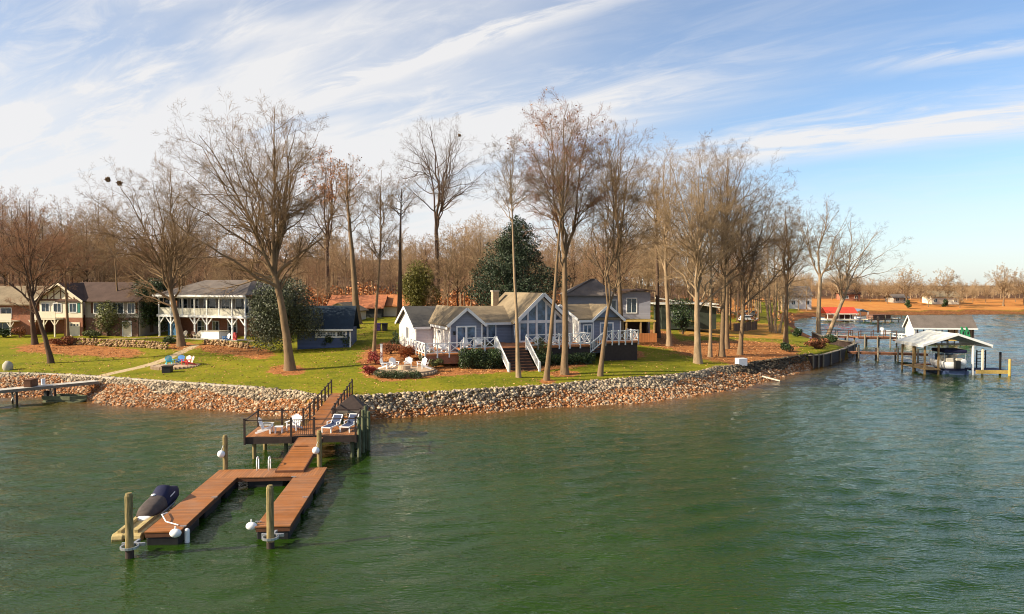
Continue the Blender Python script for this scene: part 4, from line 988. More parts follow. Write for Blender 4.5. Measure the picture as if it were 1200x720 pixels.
# great window: frame with mullions and panes
gw = MB(); zg0 = Zl(4.65); slope = (9.56-6.88)/2.85
def ztop(u): return Zl(6.88)+(2.85-abs(u-12.85))*slope-.28
us = [10.35,11.35,12.35,13.35,14.35,15.35]
us = [10.35, 11.3, 12.3, 13.4, 14.4, 15.35]
for u_ in us: gw.box(u_-.11,u_+.11,-3.08,-2.9,zg0,ztop(u_))
gw.box(10.46,15.24,-3.075,-2.91,Zl(6.55),Zl(6.85)); gw.box(10.24,15.46,-3.1,-2.9,zg0-.1,zg0+.08)
for s_ in (10.35,15.35): gw.beam((s_,-3.0,ztop(s_)),(12.85,-3.0,ztop(12.85)),.2,.26)
gwo = gw.build('great_window', M['white'], H)
for a,b in zip(us[:-1],us[1:]):
    g = MB(); g.box(a+.11,b-.11,-3.0,-2.96,zg0+.08,Zl(6.55)); g.build('pane', M['glassb'], gwo)
    pts = [(a+.11,Zl(6.85)),(b-.11,Zl(6.85)),(b-.11,ztop(b-.11)-.05)]+([(12.85,ztop(12.85)-.1)] if a < 12.85 < b else [])+[(a+.11,ztop(a+.11)-.05)]
    g = MB(); g.prism(pts,'y',-3.0,-2.96); g.build('pane', M['glassb'], gwo)
# decks
dk = hthing('deck','lower left white railed wooden deck wrapped round the blue french door gable','deck')
mb = MB(); mb.box(-1.17,2.35,-8.5,-.0,Zl(4.0),Zl(4.15)); mb.box(2.35,8.9,-8.5,-2.02,Zl(4.4),Zl(4.55)); mb.build('floor', M['decknew'], dk)
mb = MB(); xrail(mb,(-1.12,-.3,Zl(4.15)),(-1.12,-8.45,Zl(4.15))); xrail(mb,(-1.12,-8.45,Zl(4.15)),(2.3,-8.45,Zl(4.15))); xrail(mb,(2.6,-8.45,Zl(4.55)),(5.7,-8.45,Zl(4.55))); mb.build('railing', M['white'], dk)
mb = MB(); mb.box(-1.1,2.3,-8.4,-8.3,Zl(3.2),Zl(4.0)); mb.build('skirt', M['brick'], dk)
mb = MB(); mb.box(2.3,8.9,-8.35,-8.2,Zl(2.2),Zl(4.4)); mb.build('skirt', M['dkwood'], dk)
dk2 = hthing('deck','white railed deck before the great window with a wide flight of steps','deck')
mb = MB(); mb.box(8.92,15.0,-8.5,-3.12,Zl(4.4),Zl(4.56)); mb.box(15.0,15.95,-8.5,-3.12,Zl(4.4),Zl(4.56)); mb.build('floor', M['decknew'], dk2)
mb = MB(); xrail(mb,(8.98,-8.45,Zl(4.6)),(15.9,-8.45,Zl(4.6)),1.1); xrail(mb,(15.9,-8.45,Zl(4.6)),(15.9,-5.8,Zl(4.6)),1.1); mb.build('railing', M['white'], dk2)
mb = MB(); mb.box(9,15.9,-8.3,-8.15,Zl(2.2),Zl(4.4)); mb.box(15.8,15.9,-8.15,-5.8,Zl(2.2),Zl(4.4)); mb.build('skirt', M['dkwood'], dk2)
mb = MB()
for i in range(9): mb.box(5.95,8.8,-8.5-.36*(i+1),-8.5-.36*i,Zl(4.55)-.24*(i+1)-.06,Zl(4.55)-.24*(i+1))
mb.build('step', M['brownwood'], dk2)
mb = MB()
for i in range(9): mb.box(5.95,8.8,-8.5-.36*i-.03,-8.5-.36*i,Zl(4.55)-.24*(i+1),Zl(4.55)-.24*i-.06)
mb.build('riser', M['dkwood'], dk2)
for u_ in (5.85, 8.9):
    mb = MB(); a = Vector((u_,-8.55,Zl(4.55))); b = Vector((u_,-11.8,Zl(2.35))); n = Vector((0,0,1.0)); lo = Vector((0,0,.2))
    mb.beam(a+n,b+n,.08,.08); mb.beam(a+lo,b+lo,.06,.07); mb.box(u_-.09,u_+.09,-11.9,-11.72,Zl(2.0),Zl(3.45)); mb.box(u_-.07,u_+.07,-8.62,-8.48,Zl(4.3),Zl(5.65))
    for i in range(1,16): c_ = a.lerp(b,i/16); mb.beam(c_+lo,c_+n,.045,.045)
    mb.build('stair_railing', M['white'], dk2)
dk3 = hthing('deck','small white railed deck at the right gable of the lake house','deck')
mb = MB(); mb.box(17.7,21.7,-8.1,-5.72,Zl(4.6),Zl(4.75)); mb.build('floor', M['decknew'], dk3)
mb = MB(); xrail(mb,(17.8,-8.05,Zl(4.75)),(21.65,-8.05,Zl(4.75)),1.1,.78,.12,.05); xrail(mb,(21.65,-8.05,Zl(4.75)),(21.65,-5.8,Zl(4.75)),1.1,.78,.12,.05); mb.build('railing', M['white'], dk3)
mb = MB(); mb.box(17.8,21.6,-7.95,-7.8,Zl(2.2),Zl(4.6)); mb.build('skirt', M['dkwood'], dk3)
mb = MB()
for i in range(7): mb.box(17.7-.3*(i+1),17.7-.3*i,-8.1,-6.9,Zl(4.7)-.22*(i+1)-.06,Zl(4.7)-.22*(i+1))
mb.build('step', M['brownwood'], dk3)
mb = MB(); a = Vector((17.7,-8.08,Zl(4.75))); b = Vector((15.7,-8.08,Zl(3.3))); n = Vector((0,0,1.05)); mb.beam(a+n,b+n,.09,.1); mb.beam(a+n*.2,b+n*.2,.07,.09)
for i in range(11): c_ = a.lerp(b,i/10); mb.beam(c_+n*.2,c_+n,.05,.05)
mb.build('stair_railing', M['white'], dk3)
def hw(u, v, z): # house local (unscaled numbers) -> world
    c, s = math.cos(HRZ), math.sin(HRZ); u*=1.07; v*=1.07
    return Vector((HLOC[0]+u*c-v*s, HLOC[1]+u*s+v*c, 1.07*z-.735))
# deck hedge
def hedge(label, pts, w_, h_, n, seed, name='hedge', mat='shrub', leaf=.075):
    rng = np.random.default_rng(seed); L = dens(pts, .7); o = thing(name, label, 'hedge', (L[0][0],L[0][1],zt(*L[0])))
    cl = []
    for (a,b) in L:
        zz = zt(a,b)-o.location.z
        for k_ in range(3): cl.append(((a-o.location.x+rng.uniform(-.2,.2),b-o.location.y+rng.uniform(-.2,.2),zz+h_*(.25+.22*k_)),(.62,w_/2,h_*.34)))
    P = clump_pts(cl, n, rng, .6); f = leaf_quads(P[P[:,2] > -1], leaf, M[mat], 'foliage', o, rng=rng)
    mb = MB()
    for (a,b) in L: mb.cyl((a-o.location.x,b-o.location.y,zt(a,b)-o.location.z-.1),(a-o.location.x,b-o.location.y,zt(a,b)-o.location.z+h_*.6),.04,.02,6)
    mb.build('stem', M['bark_d'], o)
a = hw(2.4,-9.3,0); b = hw(5.6,-9.6,0); hedge('dark clipped hedge under the railing of the left deck',[(a.x,a.y),(b.x,b.y)],1.5,2.0,9000,61)
a = hw(9.6,-9.2,0); b = hw(15.6,-9.2,0); hedge('low dark hedge under the railing before the great window',[(a.x,a.y),(b.x,b.y)],1.2,1.2,7000,62)

# shed
p = gp(393,409); SD = thing('shed','small deep blue shed with a navy roof and a white window band','shed',(p.x-2.0,p.y+.6,p.z-.2),R(4))
mb = MB(); mb.box(-2.6,3.6,0,5.2,0,2.55); mb.build('wall', M['navy_wall'], SD)
mb = MB(); roof_gable(mb,0,5.2,2.6,5.0,'x',-3.0,3.95,.45); mb.build('roof', M['navy_roof'], SD)
mb = MB(); mb.box(-3.0,3.95,-.52,-.44,2.28,2.5); mb.box(3.5,3.66,-.1,.05,0,2.4); mb.box(-.5,3.2,-.06,-.002,1.45,2.35); mb.build('trim', M['white'], SD)
for i in range(3): win(SD,'window','y',-.06,.25+i*1.15,1.62,.95,.5,3,2,.06,muntin=.04)
# white porch house
PH = thing('porch_house','two storey house with a white upper porch on braced posts and brick below','house',(-49.4,101.2,3.3),R(-24))
Wd = 15.9; F2, EV = 3.1, 5.75
mb = MB(); mb.box(-.2,Wd+.2,-.1,.12,F2-.2,F2+.12); mb.box(-.5,Wd+.5,-.55,-.4,EV-.05,EV+.2); mb.box(-.1,Wd+.1,0,.14,EV-.25,EV-.06)
mb.build('beam', M['white'], PH)
mb = MB(); mb.box(-.2,Wd+.2,.13,3.3,F2-.1,F2+.08); mb.build('porch_floor', M['greywood'], PH)
n = 8
for i in range(n):
    x_ = .1+i*(Wd-.2)/(n-1)
    mb = MB(); mb.box(x_-.08,x_+.08,0,.16,F2+.12,EV-.05); mb.build('porch_post', M['white'], PH)
    if i in (0,1,3,4,6,7):
        mb = MB(); mb.box(x_-.1,x_+.1,0,.2,-.3,F2-.2)
        for s_ in (-1,1):
            if -.1 < x_+s_*.9 < Wd+.1: mb.beam((x_,.1,F2-1.25),(x_+s_*.9,.1,F2-.25),.12,.14)
        mb.build('post', M['white'], PH)
mb = MB(); mb.box(.1,Wd-.1,.04,.1,F2+.95,F2+1.05); mb.box(.1,Wd-.1,.06,.08,F2+.14,F2+.92); mb.build('rail_panel', pm('pale_screen',(.5,.48,.4),.7,.15,1), PH)
mb = MB(); mb.box(0,Wd,3.3,3.5,F2,EV); mb.box(0,.2,3.5,10,F2,EV); mb.box(0,Wd,9.8,10,F2,EV); mb.build('upper_wall', M['grey_stucco'], PH)
mb = MB(); mb.box(Wd-.2,Wd,3.5,9.8,F2,EV); mb.build('side_wall', M['blue_wall_shade'], PH)  # blue tint paints the skylit shade on this side
mb = MB(); mb.box(0,Wd,3.3,3.5,-.3,F2-.1); mb.box(0,.2,3.5,10,-.3,F2); mb.box(Wd-.2,Wd,3.5,9.8,-.3,F2); mb.build('lower_wall', M['brick'], PH)
for i,(c_,w_,z_,h_,nm,gl) in enumerate(((1.2,1.4,F2+.5,1.7,'window','glass'),(3.4,1.4,F2+.5,1.7,'window','glass'),(6.2,2.2,F2+.3,2.0,'sliding_door','glass'),(9.2,1.4,F2+.5,1.7,'window','glass'),(12.2,2.2,F2+.3,2.0,'sliding_door','glass'),(14.8,1.2,F2+.5,1.7,'window','glass'),(4.6,1.3,.7,1.5,'window','glass'),(7.3,1.1,.1,2.1,'door','glass'),(10.4,1.5,.8,1.5,'window','glass'))):
    win(PH, nm,'y',3.3,c_,z_,w_,h_,2,1 if nm!='window' else 2,.1)
mb = MB()   # hip roof
x0,x1,y0,y1 = -.6,Wd+.6,-.5,10.5; rz_ = 8.0; hx = 4.2
mb.add([(x0,y0,EV+.2),(x1,y0,EV+.2),(x1,y1,EV+.2),(x0,y1,EV+.2),(x0+hx,5,rz_),(x1-hx,5,rz_)],[(0,1,5,4),(1,2,5),(2,3,4,5),(3,0,4),(3,2,1,0)])
mb.build('roof', M['grey_roof'], PH)
def phw(x_,y_,z_): c,s = math.cos(R(-24)),math.sin(R(-24)); return (-49.4+x_*c-y_*s, 101.2+x_*s+y_*c, 3.3+z_)
def single(mb, name, mat, label, cat, group=None, **kw): return tag(mb.build(name, mat, None, **kw), label, cat, group)
def plat(x_,y_): q=phw(x_,y_,0); return q[0],q[1]
# patio slab under porch
mb = MB(); mb.box(.3,Wd-.3,-1.2,3.25,-.25,.12); mb.build('patio_slab', M['conc'], PH)
# brown roofed house
BH = thing('brown_roofed_house','two storey house with dark brown roof, white timbered gable and a brick garage below','house',(-66.2,101.6,3.5),R(-6))
F2, EV = 2.55, 5.0
mb = MB(); mb.box(0,6.4,0,.2,F2,EV+.05); mb.box(0,.2,.2,9,F2,EV); mb.prism([(-.1,EV+.05),(6.5,EV+.05),(3.2,EV+2.2)],'y',0.01,.19); mb.build('gable_wall', M['cream'], BH)
mb = MB(); mb.box(6.4,14.4,.6,.8,F2,EV); mb.box(14.2,14.4,.8,9.6,-.3,EV); mb.build('upper_wall', M['grey_stucco'], BH)
mb = MB(); mb.box(3.6,6.4,0.02,.2,-.3,F2); mb.box(0,.2,2.6,9,-.3,F2); mb.box(.2,3.6,2.6,2.8,-.3,F2); mb.box(3.5,3.65,.2,2.6,-.3,F2); mb.build('lower_wall', M['brick'], BH)
mb = MB(); mb.box(6.4,14.2,.62,.8,-.3,F2); mb.build('lower_wall', M['dkbrick'], BH); mb = MB(); mb.box(0,14.4,9.5,9.7,-.3,EV); mb.build('rear_wall', M['dkbrick'], BH)
mb = MB(); roof_gable(mb, 0, 6.4, EV+.05, EV+2.25, 'y', -.6, 5, .5); roof_gable(mb,.3,9.6,EV-.05,EV+2.35,'x',2.5,14.9,.5); mb.build('roof', M['brown_roof'], BH)
mb = MB(); rake(mb,0,6.4,EV+.05,EV+2.25,'y',-.64,.5,.07,.28)
mb.build('rake_board', M['cream'], BH)
mb = MB()
for s_ in (1.2,2.2,3.2,4.2,5.2): mb.box(s_-.06,s_+.06,-.04,.0,EV+.1,EV+2.05-abs(s_-3.2)*.66)
mb.box(-.1,6.5,-.05,.0,EV-.1,EV+.12); mb.beam((1.6,-.02,EV+.2),(3.1,-.02,EV+1.3),.04,.1); mb.beam((4.8,-.02,EV+.2),(3.3,-.02,EV+1.3),.04,.1); mb.build('timber_trim', M['brownwood'], BH)
for c_ in (.9,2.7): win(BH,'window','y',0,c_,3.35,1.1,1.15,2,1,.1)
w_ = win(BH,'window','y',0,5.05,3.35,1.0,1.15,2,1,.1)
for s_ in (4.05,5.75): mb = MB(); mb.box(s_-.0,s_+.32,-.05,.0,3.25,4.6); mb.build('shutter', M['teal'], BH)
for c_,ww in ((8.4,1.3),(11.3,1.6),(13.3,1.0)): win(BH,'window','y',.6,c_,3.2,ww,1.35,2,1,.1)
for s_ in (7.3,13.85): mb = MB(); mb.box(s_,s_+.35,.54,.6,3.15,4.65); mb.build('shutter', M['brownwood'], BH)
mb = MB(); mb.box(4.0,6.0,-.03,.02,-.3,1.9); g_ = mb.build('garage_door', M['cream'], BH)
for i in range(4): mb = MB(); mb.box(4.18+i*.45,4.45+i*.45,-.045,-.03,1.4,1.65); mb.build('pane', M['glass'], g_)
mb = MB(); mb.box(-.1,3.6,-1.6,.0,F2-.25,F2-.05); mb.box(-.1,3.6,-1.62,-1.55,F2-.05,F2+.9); mb.build('balcony', M['cream'], BH)
for s_ in (.1,1.8,3.4):
    mb = MB(); mb.box(s_-.08,s_+.08,-1.55,-1.39,-.4,F2-.25)
    for k_ in (-1,1): mb.beam((s_,-1.47,F2-1.1),(s_+k_*.55,-1.47,F2-.28),.1,.1)
    mb.build('post', M['cream'], BH)
win(BH,'garden_door','y',.62,12.6,0.0,1.2,2.0,1,1,.1,glass='cream')
# far left brick house with a porch
LB = thing('brick_house','brick house with a pale balcony on posts, cut by the left edge','house',(-74.5,101.5,3.4),R(-4))
mb = MB(); mb.box(-6,6.9,1.6,9,-.3,4.6); mb.build('wall', M['brick'], LB)
mb = MB(); roof_gable(mb,1.2,9.4,4.6,6.9,'x',-6.5,7.3,.5); mb.build('roof', M['tan_roof'], LB)
mb = MB(); mb.box(-6,4.6,0,1.6,2.0,2.2); mb.box(-6,4.6,-.02,.06,2.2,3.2); mb.build('balcony', M['cream'], LB)
for s_ in (-5.8,-3,-.6,1.9,4.4):
    mb = MB(); mb.box(s_-.07,s_+.07,.0,.14,-.4,2.0)
    for k_ in (-1,1): mb.beam((s_,.07,1.2),(s_+k_*.5,.07,1.95),.09,.09)
    mb.build('post', M['cream'], LB)
for s_ in (-4,-.6,2.6): win(LB,'window','y',1.6,s_,2.6,1.5,1.3,2,1,.1)
win(LB,'sliding_door','y',1.6,2.0,-.1,2.0,1.9,2,1,.08); win(LB,'sliding_door','y',1.6,-2.6,-.1,2.0,1.9,2,1,.08)
# steel blue house behind the point
SB = thing('blue_grey_house','tall blue grey house behind with a hipped roof and a rear deck on posts','house',(8.2,98.5,3.6),R(0))
mb = MB(); mb.box(-.6,10.6,0,.2,2.4,5.7); mb.box(10.4,10.6,.2,8,0,5.7); mb.box(-.6,-.4,.2,8,0,5.6); mb.box(-.4,10.4,7.8,8,0,5.6); mb.prism([(6.4,5.7),(10.6,5.7),(10.6,5.95),(8.7,6.3),(6.4,5.75)],'y',0.02,.2); mb.build('wall', M['steel_wall'], SB)
mb = MB(); mb.box(-.4,10.4,1.8,2.0,-.4,2.4); mb.build('lower_wall', M['dkwood'], SB)
mb = MB(); mb.add([(-1.2,-.7,5.55),(6.0,-.7,5.55),(6.6,8.7,5.75),(-1.2,8.7,5.75),(2.9,3.4,7.9),(3.6,4.2,7.9)],[(0,1,5,4),(1,2,5),(2,3,4,5),(3,0,4),(3,2,1,0)])
mb.build('roof', M['grey_roof'], SB)
mb = MB(); mb.beam((5.9,-.3,5.75),(8.8,-.3,6.5),.9,.14); mb.beam((8.8,-.3,6.5),(11.2,-.3,6.15),.9,.14); slope_slab(mb,6.2,11.2,-.3,6.25,8.2,6.4,.12); mb.build('roof', M['brown_roof'], SB)
win(SB,'window','y',0,8.05,3.25,1.25,1.9,2,1,.12); win(SB,'window','y',0,5.3,3.4,1.2,1.5,2,1,.1)
mb = MB(); mb.box(6.3,10.9,-2.4,0,2.1,2.3); mb.build('deck_floor', M['yellowwood'], SB)
for s_ in (7.0,8.9,10.7): mb = MB(); mb.box(s_-.1,s_+.1,-2.35,-2.15,-.9,2.1); mb.build('deck_post', M['tanwood'], SB)
mb = MB(); mb.box(7.5,11.0,-2.6,-2.5,-.6,.6); mb.build('retaining_board', M['decknew'], SB)
# far low house with a pale roof edge, right of it
p = D(797,372,120); FH = thing('dark_green_house','dark low house with a sloping pale roof edge among the point trees','house',(p.x-3,120,3.6),R(0))
mb = MB(); mb.box(0,9,0,7,-.3,3.6); mb.build('wall', pm('dark_green_siding',(.045,.055,.04),.8,.2,2), FH)
mb = MB(); mb.beam((-1.2,-.4,4.9),(9.4,-.4,3.3),.9,.16); slope_slab(mb,-1,9.4,.1,3.9,7.4,4.0,.16); mb.build('roof', M['cream_roof'], FH)
mb = MB(); mb.box(4.4,5.8,-1.6,0,1.0,1.2); mb.build('porch_floor', M['yellowwood'], FH); win(FH,'window','y',0,2.4,1.3,1.4,1.2,2,1,.1)
# small buildings beyond the lawn gap
p = D(397,362,118); TS = thing('tan_shed','small cream gabled shed behind the navy roofed shed','shed',(p.x-2.4,118,3.4),R(-8))
mb = MB(); mb.prism([(0,0),(5,0),(5,3),(2.5,4.2),(0,3)],'y',0,6); mb.build('wall', M['cream'], TS); mb = MB(); roof_gable(mb,0,5,3,4.2,'y',-.4,6.4,.4); mb.build('roof', M['tan_roof'], TS)
p = D(456,365,128); CG = thing('cream_garage','cream garage with an orange roof beyond the road','garage',(p.x-2.2,128,4.6),R(0))
mb = MB(); mb.box(-1,5.4,0,6,-.3,2.3); mb.build('wall', M['cream'], CG); mb = MB(); slope_slab(mb,-1.4,5.8,-.5,2.35,3,4.3); slope_slab(mb,-1.4,5.8,6.5,2.35,3,4.3); mb.build('roof', pm('leaf_strewn_roof',(.42,.16,.06),.9,.35,2), CG)
mb = MB(); mb.box(-.2,4.6,-.05,.0,-.3,.5); mb.build('low_band', M['dkbrick'], CG)
p = D(420,362,126); DG = thing('dark_house','dark low house with a leaf strewn orange roof behind the thick trunk','house',(p.x-5,126,4.4),R(0))
mb = MB(); mb.box(0,9,0,7,-.3,2.3); mb.build('wall', pm('dark_siding',(.05,.055,.055),.8,.2,2), DG); mb = MB(); slope_slab(mb,-.5,9.5,-.5,2.3,3.5,4.4); slope_slab(mb,-.5,9.5,7.5,2.3,3.5,4.4); mb.build('roof', pm('leafy_roof',(.36,.13,.06),.9,.4,2), DG)
for s_ in (2,5.5): win(DG,'window','y',0,s_,.8,1.3,1.0,2,1,.1)
# far shore houses
def far_house(px_, py_, y_, w_, h_, rh, wall, roof, label, rz=0):
    p = D(px_, py_, y_); o = thing('far_house', label, 'house', (p.x-w_/2,y_,zt(p.x,y_)-.1), rz, 'houses on the far shore')
    mb = MB(); mb.box(0,w_,0,7,-.5,h_); mb.build('wall', M[wall], o)
    mb = MB(); roof_gable(mb,0,7,h_,h_+rh,'x',-.5,w_+.5,.5); mb.build('roof', M[roof], o)
    for i in range(max(2,int(w_/3.5))):
        win(o,'window','y',0,1.5+i*(w_-3)/max(1,int(w_/3.5)-1),h_*.35,1.2,1.3,2,1,.1)
far_house(1108,355,292,11,3.2,2.2,'cream','tan_roof','long tan house behind the broad tree on the far shore')
far_house(1056,354,296,6,2.2,1.3,'grey_stucco','grey_roof','small greyish house left of the tan far shore house')
far_house(998,348,306,7,3,2.2,'brick','brown_roof','red brick house on the hill above the red boathouse')
far_house(938,346,260,8,5,3.2,'white_wall','grey_roof','white gabled house far back behind the point trees')
# ------------------------------------------------------------------ main dock
def single(mb, name, mat, label, cat, group=None, **kw): return tag(mb.build(name, mat, None, **kw), label, cat, group)
FD = thing('floating_dock','u shaped floating dock of red brown boards on black floats','dock',(-15.8,38.9,0),R(5.5))
T = .56
mb = MB(); mb.box(0,5.7,-1.7,0,T-.05,T); fl = mb.build('deck_boards', M['deckx'], FD)
mb = MB(); mb.box(0,1.38,-9.95,-1.705,T-.05,T); mb.build('deck_boards', M['deck'], FD)
mb = MB(); mb.box(4.28,5.7,-9.7,-1.705,T-.05,T); mb.build('deck_boards', M['deck'], FD)
mb = MB()
for (a,b,c,d) in ((.02,5.68,-1.68,-.02),(.02,1.36,-9.93,-1.7),(4.3,5.68,-9.68,-1.7)):
    mb.box(a,b,c,d,T-.24,T-.052)
mb.build('frame', M['brownwood'], FD)
for (x0,x1,y0,y1) in ((.05,1.33,-9.9,-7.4),(.05,1.33,-6.6,-4.2),(.05,1.33,-3.4,-1.2),(4.33,5.65,-9.65,-7.2),(4.33,5.65,-6.4,-4.0),(4.33,5.65,-3.2,-.6),(1.9,3.7,-1.6,-.1)):
    mb = MB(); mb.box(x0,x1,y0,y1,-.25,T-.25); mb.build('float', M['black'], FD, .05)
mb = MB()
for (a,b) in ((1.36,-9.5),(4.3,-9.2),(4.32,-2.0),(1.37,-5.4),(5.6,-5.8)):
    mb.box(a-.13,a+.13,b-.03,b+.03,T+.04,T+.07); mb.box(a-.05,a-.02,b-.03,b+.03,T,T+.04); mb.box(a+.02,a+.05,b-.03,b+.03,T,T+.04)
mb.build('cleats', M['metal'], FD)
def fdw(x_,y_,z_): c,s = math.cos(R(5.5)),math.sin(R(5.5)); return Vector((-15.8+x_*c-y_*s,38.9+x_*s+y_*c,z_))
# pilings
def piling(px, base, top, r, label, ball=None, collar=None):
    o = thing('mooring_piling', label, 'piling', (base[0],base[1],0), 0, 'mooring pilings of the floating dock')
    mb = MB(); mb.cyl((0,0,-2),(0,0,top-.12),r,r*.94,14); mb.cyl((0,0,top-.12),(0,0,top),r*.94,r*.7,14); mb.build('post', M['pile'], o, smooth=False)
    mb = MB(); mb.cyl((0,0,-.5),(0,0,.28),r*1.02,r*1.02,14); mb.build('wet_band', M['dkwood'], o)
    if ball: mb = MB(); mb.ball((-.12,-r-.12,ball),.2,14,10); mb.cyl((-.12,-r-.12,ball+.18),(-.05,-r,ball+.45),.012,.012,6); mb.build('float_ball', M['plastic_w'], o, smooth=True)
    if collar:
        mb = MB(); 
        for i in range(16):
            a0,a1 = i*math.pi/8,(i+1)*math.pi/8; R_=r+.16
            mb.beam((R_*math.cos(a0),R_*math.sin(a0),collar),(R_*math.cos(a1),R_*math.sin(a1),collar),.05,.09)
        mb.box(-.05,.05,r,r+.6,collar-.05,collar+.05); mb.box(-.45,.45,r+.1,r+.18,collar-.06,collar+.06); mb.build('hoop', M['metal'], o)
    return o
p = G(152,653,0); piling(152,p,2.5,.155,'piling with a metal hoop at the jet ski finger end',collar=.4)
p = G(317,643,0); piling(317,p,2.55,.15,'piling with a metal hoop before the right finger end',collar=.45)
p = fdw(.25,.22,0); piling(261,p,2.4,.14,'piling with a white ball at the back left dock corner',ball=1.42)
p = fdw(5.25,.25,0); piling(374,p,2.55,.14,'piling with a white ball at the back right dock corner',ball=1.5)
# dock ladder
p = fdw(2.05,-.12,T); LD = thing('dock_ladder','pair of white tube ladder handles at the back of the floating dock','ladder',p,R(5.5))
for s_ in (0,.62):
    mb = MB(); mb.tube([(s_,-.25,0),(s_,-.25,.55),(s_,-.15,.68),(s_,.05,.68),(s_,.18,.55),(s_,.18,-.9)],.032,8); mb.build('handle', M['plastic_w'], LD, smooth=True)
for i in range(3): mb = MB(); mb.box(.03,.59,.14,.22,-.3-.28*i,-.26-.28*i); mb.build('rung', M['metal'], LD)
# gangway
GW = thing('gangway','sloping red brown gangway from the fixed dock to the floating dock','gangway',(-12.1,43.35,1.4),R(3))
L = 5.0; dz_ = -.72
mb = MB(); mb.add([(-.7,0,0),(.7,0,0),(.7,-L,dz_),(-.7,-L,dz_),(-.7,0,-.06),(.7,0,-.06),(.7,-L,dz_-.06),(-.7,-L,dz_-.06)],[(0,1,2,3),(7,6,5,4),(0,4,5,1),(1,5,6,2),(2,6,7,3),(3,7,4,0)]); mb.build('deck_boards', M['deck'], GW)
mb = MB()
for s_ in (-.72,.72): mb.beam((s_,.0,-.13),(s_,-L,dz_-.13),.06,.26)
mb.beam((-.6,-1.55,dz_*.31+.03),(.2,-1.55,dz_*.31+.03),.05,.03)
mb.box(-.75,.75,-L-.06,-L,dz_-.14,dz_+.0); mb.build('side_rail', M['brownwood'], GW)
# fixed dock
XD = thing('fixed_dock','fixed red brown dock with dark railings and a gangplank to shore','dock',(-16.05,43.35,0),R(6))
DK = 1.4; WX_, DP = 6.6, 3.3
mb = MB(); mb.box(0,WX_,0,DP,DK-.05,DK); mb.build('deck_boards', M['deckx'], XD)
mb = MB(); mb.box(0,WX_,-.06,0,DK-.42,DK-.01); mb.box(-.06,0,-.06,DP,DK-.42,DK-.01); mb.box(WX_,WX_+.06,-.06,DP,DK-.42,DK-.01)
for i in range(7): mb.box(.3+i,.36+i,0,DP,DK-.3,DK-.052)
mb.build('frame', M['dkwood'], XD)
for (a,b) in ((.45,.35),(2.3,.5),(4.3,.4),(6.3,.3),(.5,2.9),(3.3,2.9),(6.2,2.9)):
    mb = MB(); mb.cyl((a,b,-2.5),(a,b,DK-.3),.12,.12,10); mb.build('pile', M['pile'] if a < 1 else M['limb'], XD)
for (a,b,h_) in ((6.72,.2,2.45),(6.85,1.3,2.7),(6.9,2.5,2.75),(7.15,1.9,2.5)):
    mb = MB(); mb.cyl((a,b,-2.5),(a,b,h_),.12,.11,10); mb.build('tall_pile', M['limb'], XD)
rh = 1.02
def post(a,b,z0=DK-.45,z1=DK+rh+.08): mb = MB(); mb.box(a-.055,a+.055,b-.055,b+.055,z0,z1); mb.box(a-.075,a+.075,b-.075,b+.075,z1,z1+.04); mb.build('railing_post', M['dkwood'], XD)
for (a,b) in ((.0,-.09),(2.72,-.09),(4.08,-.09),(6.55,-.09),(0,DP),(1.5,DP),(2.85,DP),(4.75,DP),(6.5,DP)): post(a,b)
mb = MB()
for (a,b) in (((0,-.09),(2.72,-.09)),((4.08,-.09),(6.55,-.09)),((0,-.09),(0,DP)),((0,DP),(2.85,DP)),((4.75,DP),(6.5,DP)),((6.55,-.09),(6.5,DP))):
    mb.beam((*a,DK+rh),(*b,DK+rh),.09,.05)
mb.build('handrail', M['dkwood'], XD)
mb = MB(); mb.beam((2.72,-.09,DK+rh-.02),(4.08,-.09,DK+rh-.02),.05,.05); mb.beam((2.72,-.09,DK+.08),(4.08,-.09,DK+.08),.04,.05)
for i in range(1,12): x_ = 2.72+i*1.36/12; mb.box(x_-.012,x_+.012,-.102,-.078,DK+.1,DK+rh-.03)
mb.build('gate', M['dkwood'], XD)
# plank to shore
x0,x1 = 3.0,4.6; Y0,Y1 = DP,15.2; Z1 = 1.75
mb = MB(); mb.add([(x0,Y0,DK),(x1,Y0,DK),(x1,Y1,Z1),(x0,Y1,Z1),(x0,Y0,DK-.06),(x1,Y0,DK-.06),(x1,Y1,Z1-.06),(x0,Y1,Z1-.06)],[(0,1,2,3),(7,6,5,4),(0,4,5,1),(1,5,6,2),(2,6,7,3),(3,7,4,0)]); mb.build('walkway_boards', M['deck'], XD)
mb = MB(); mb.beam((x0,Y0,DK-.18),(x0,Y1,Z1-.18),.06,.24); mb.beam((x1,Y0,DK-.18),(x1,Y1,Z1-.18),.06,.24); mb.build('walkway_beam', M['dkwood'], XD)
for i in range(8):
    t = i/7; y_ = Y0+(Y1-Y0)*t; zz = DK+(Z1-DK)*t
    for x_ in (x0-.03,x1+.03):
        if i: post(x_,y_,zz-.4 if i < 5 else zz-.3,zz+rh+.06)
mb = MB()
for x_ in (x0-.03,x1+.03):
    mb.beam((x_,Y0,DK+rh),(x_,Y1,Z1+rh),.08,.05); mb.beam((x_,Y0,DK+.55),(x_,Y1,Z1+.55),.03,.03)
mb.build('walkway_rail', M['dkwood'], XD)
for (a,b) in ((x0,6),(x1,6),(x0,9),(x1,9)): mb = MB(); mb.cyl((a,b,-2.5),(a,b,DK),.11,.11,10); mb.build('pile', M['limb'], XD)
def xdw(x_,y_,z_): c,s = math.cos(R(6)),math.sin(R(6)); return Vector((-16.05+x_*c-y_*s,43.35+x_*s+y_*c,z_))
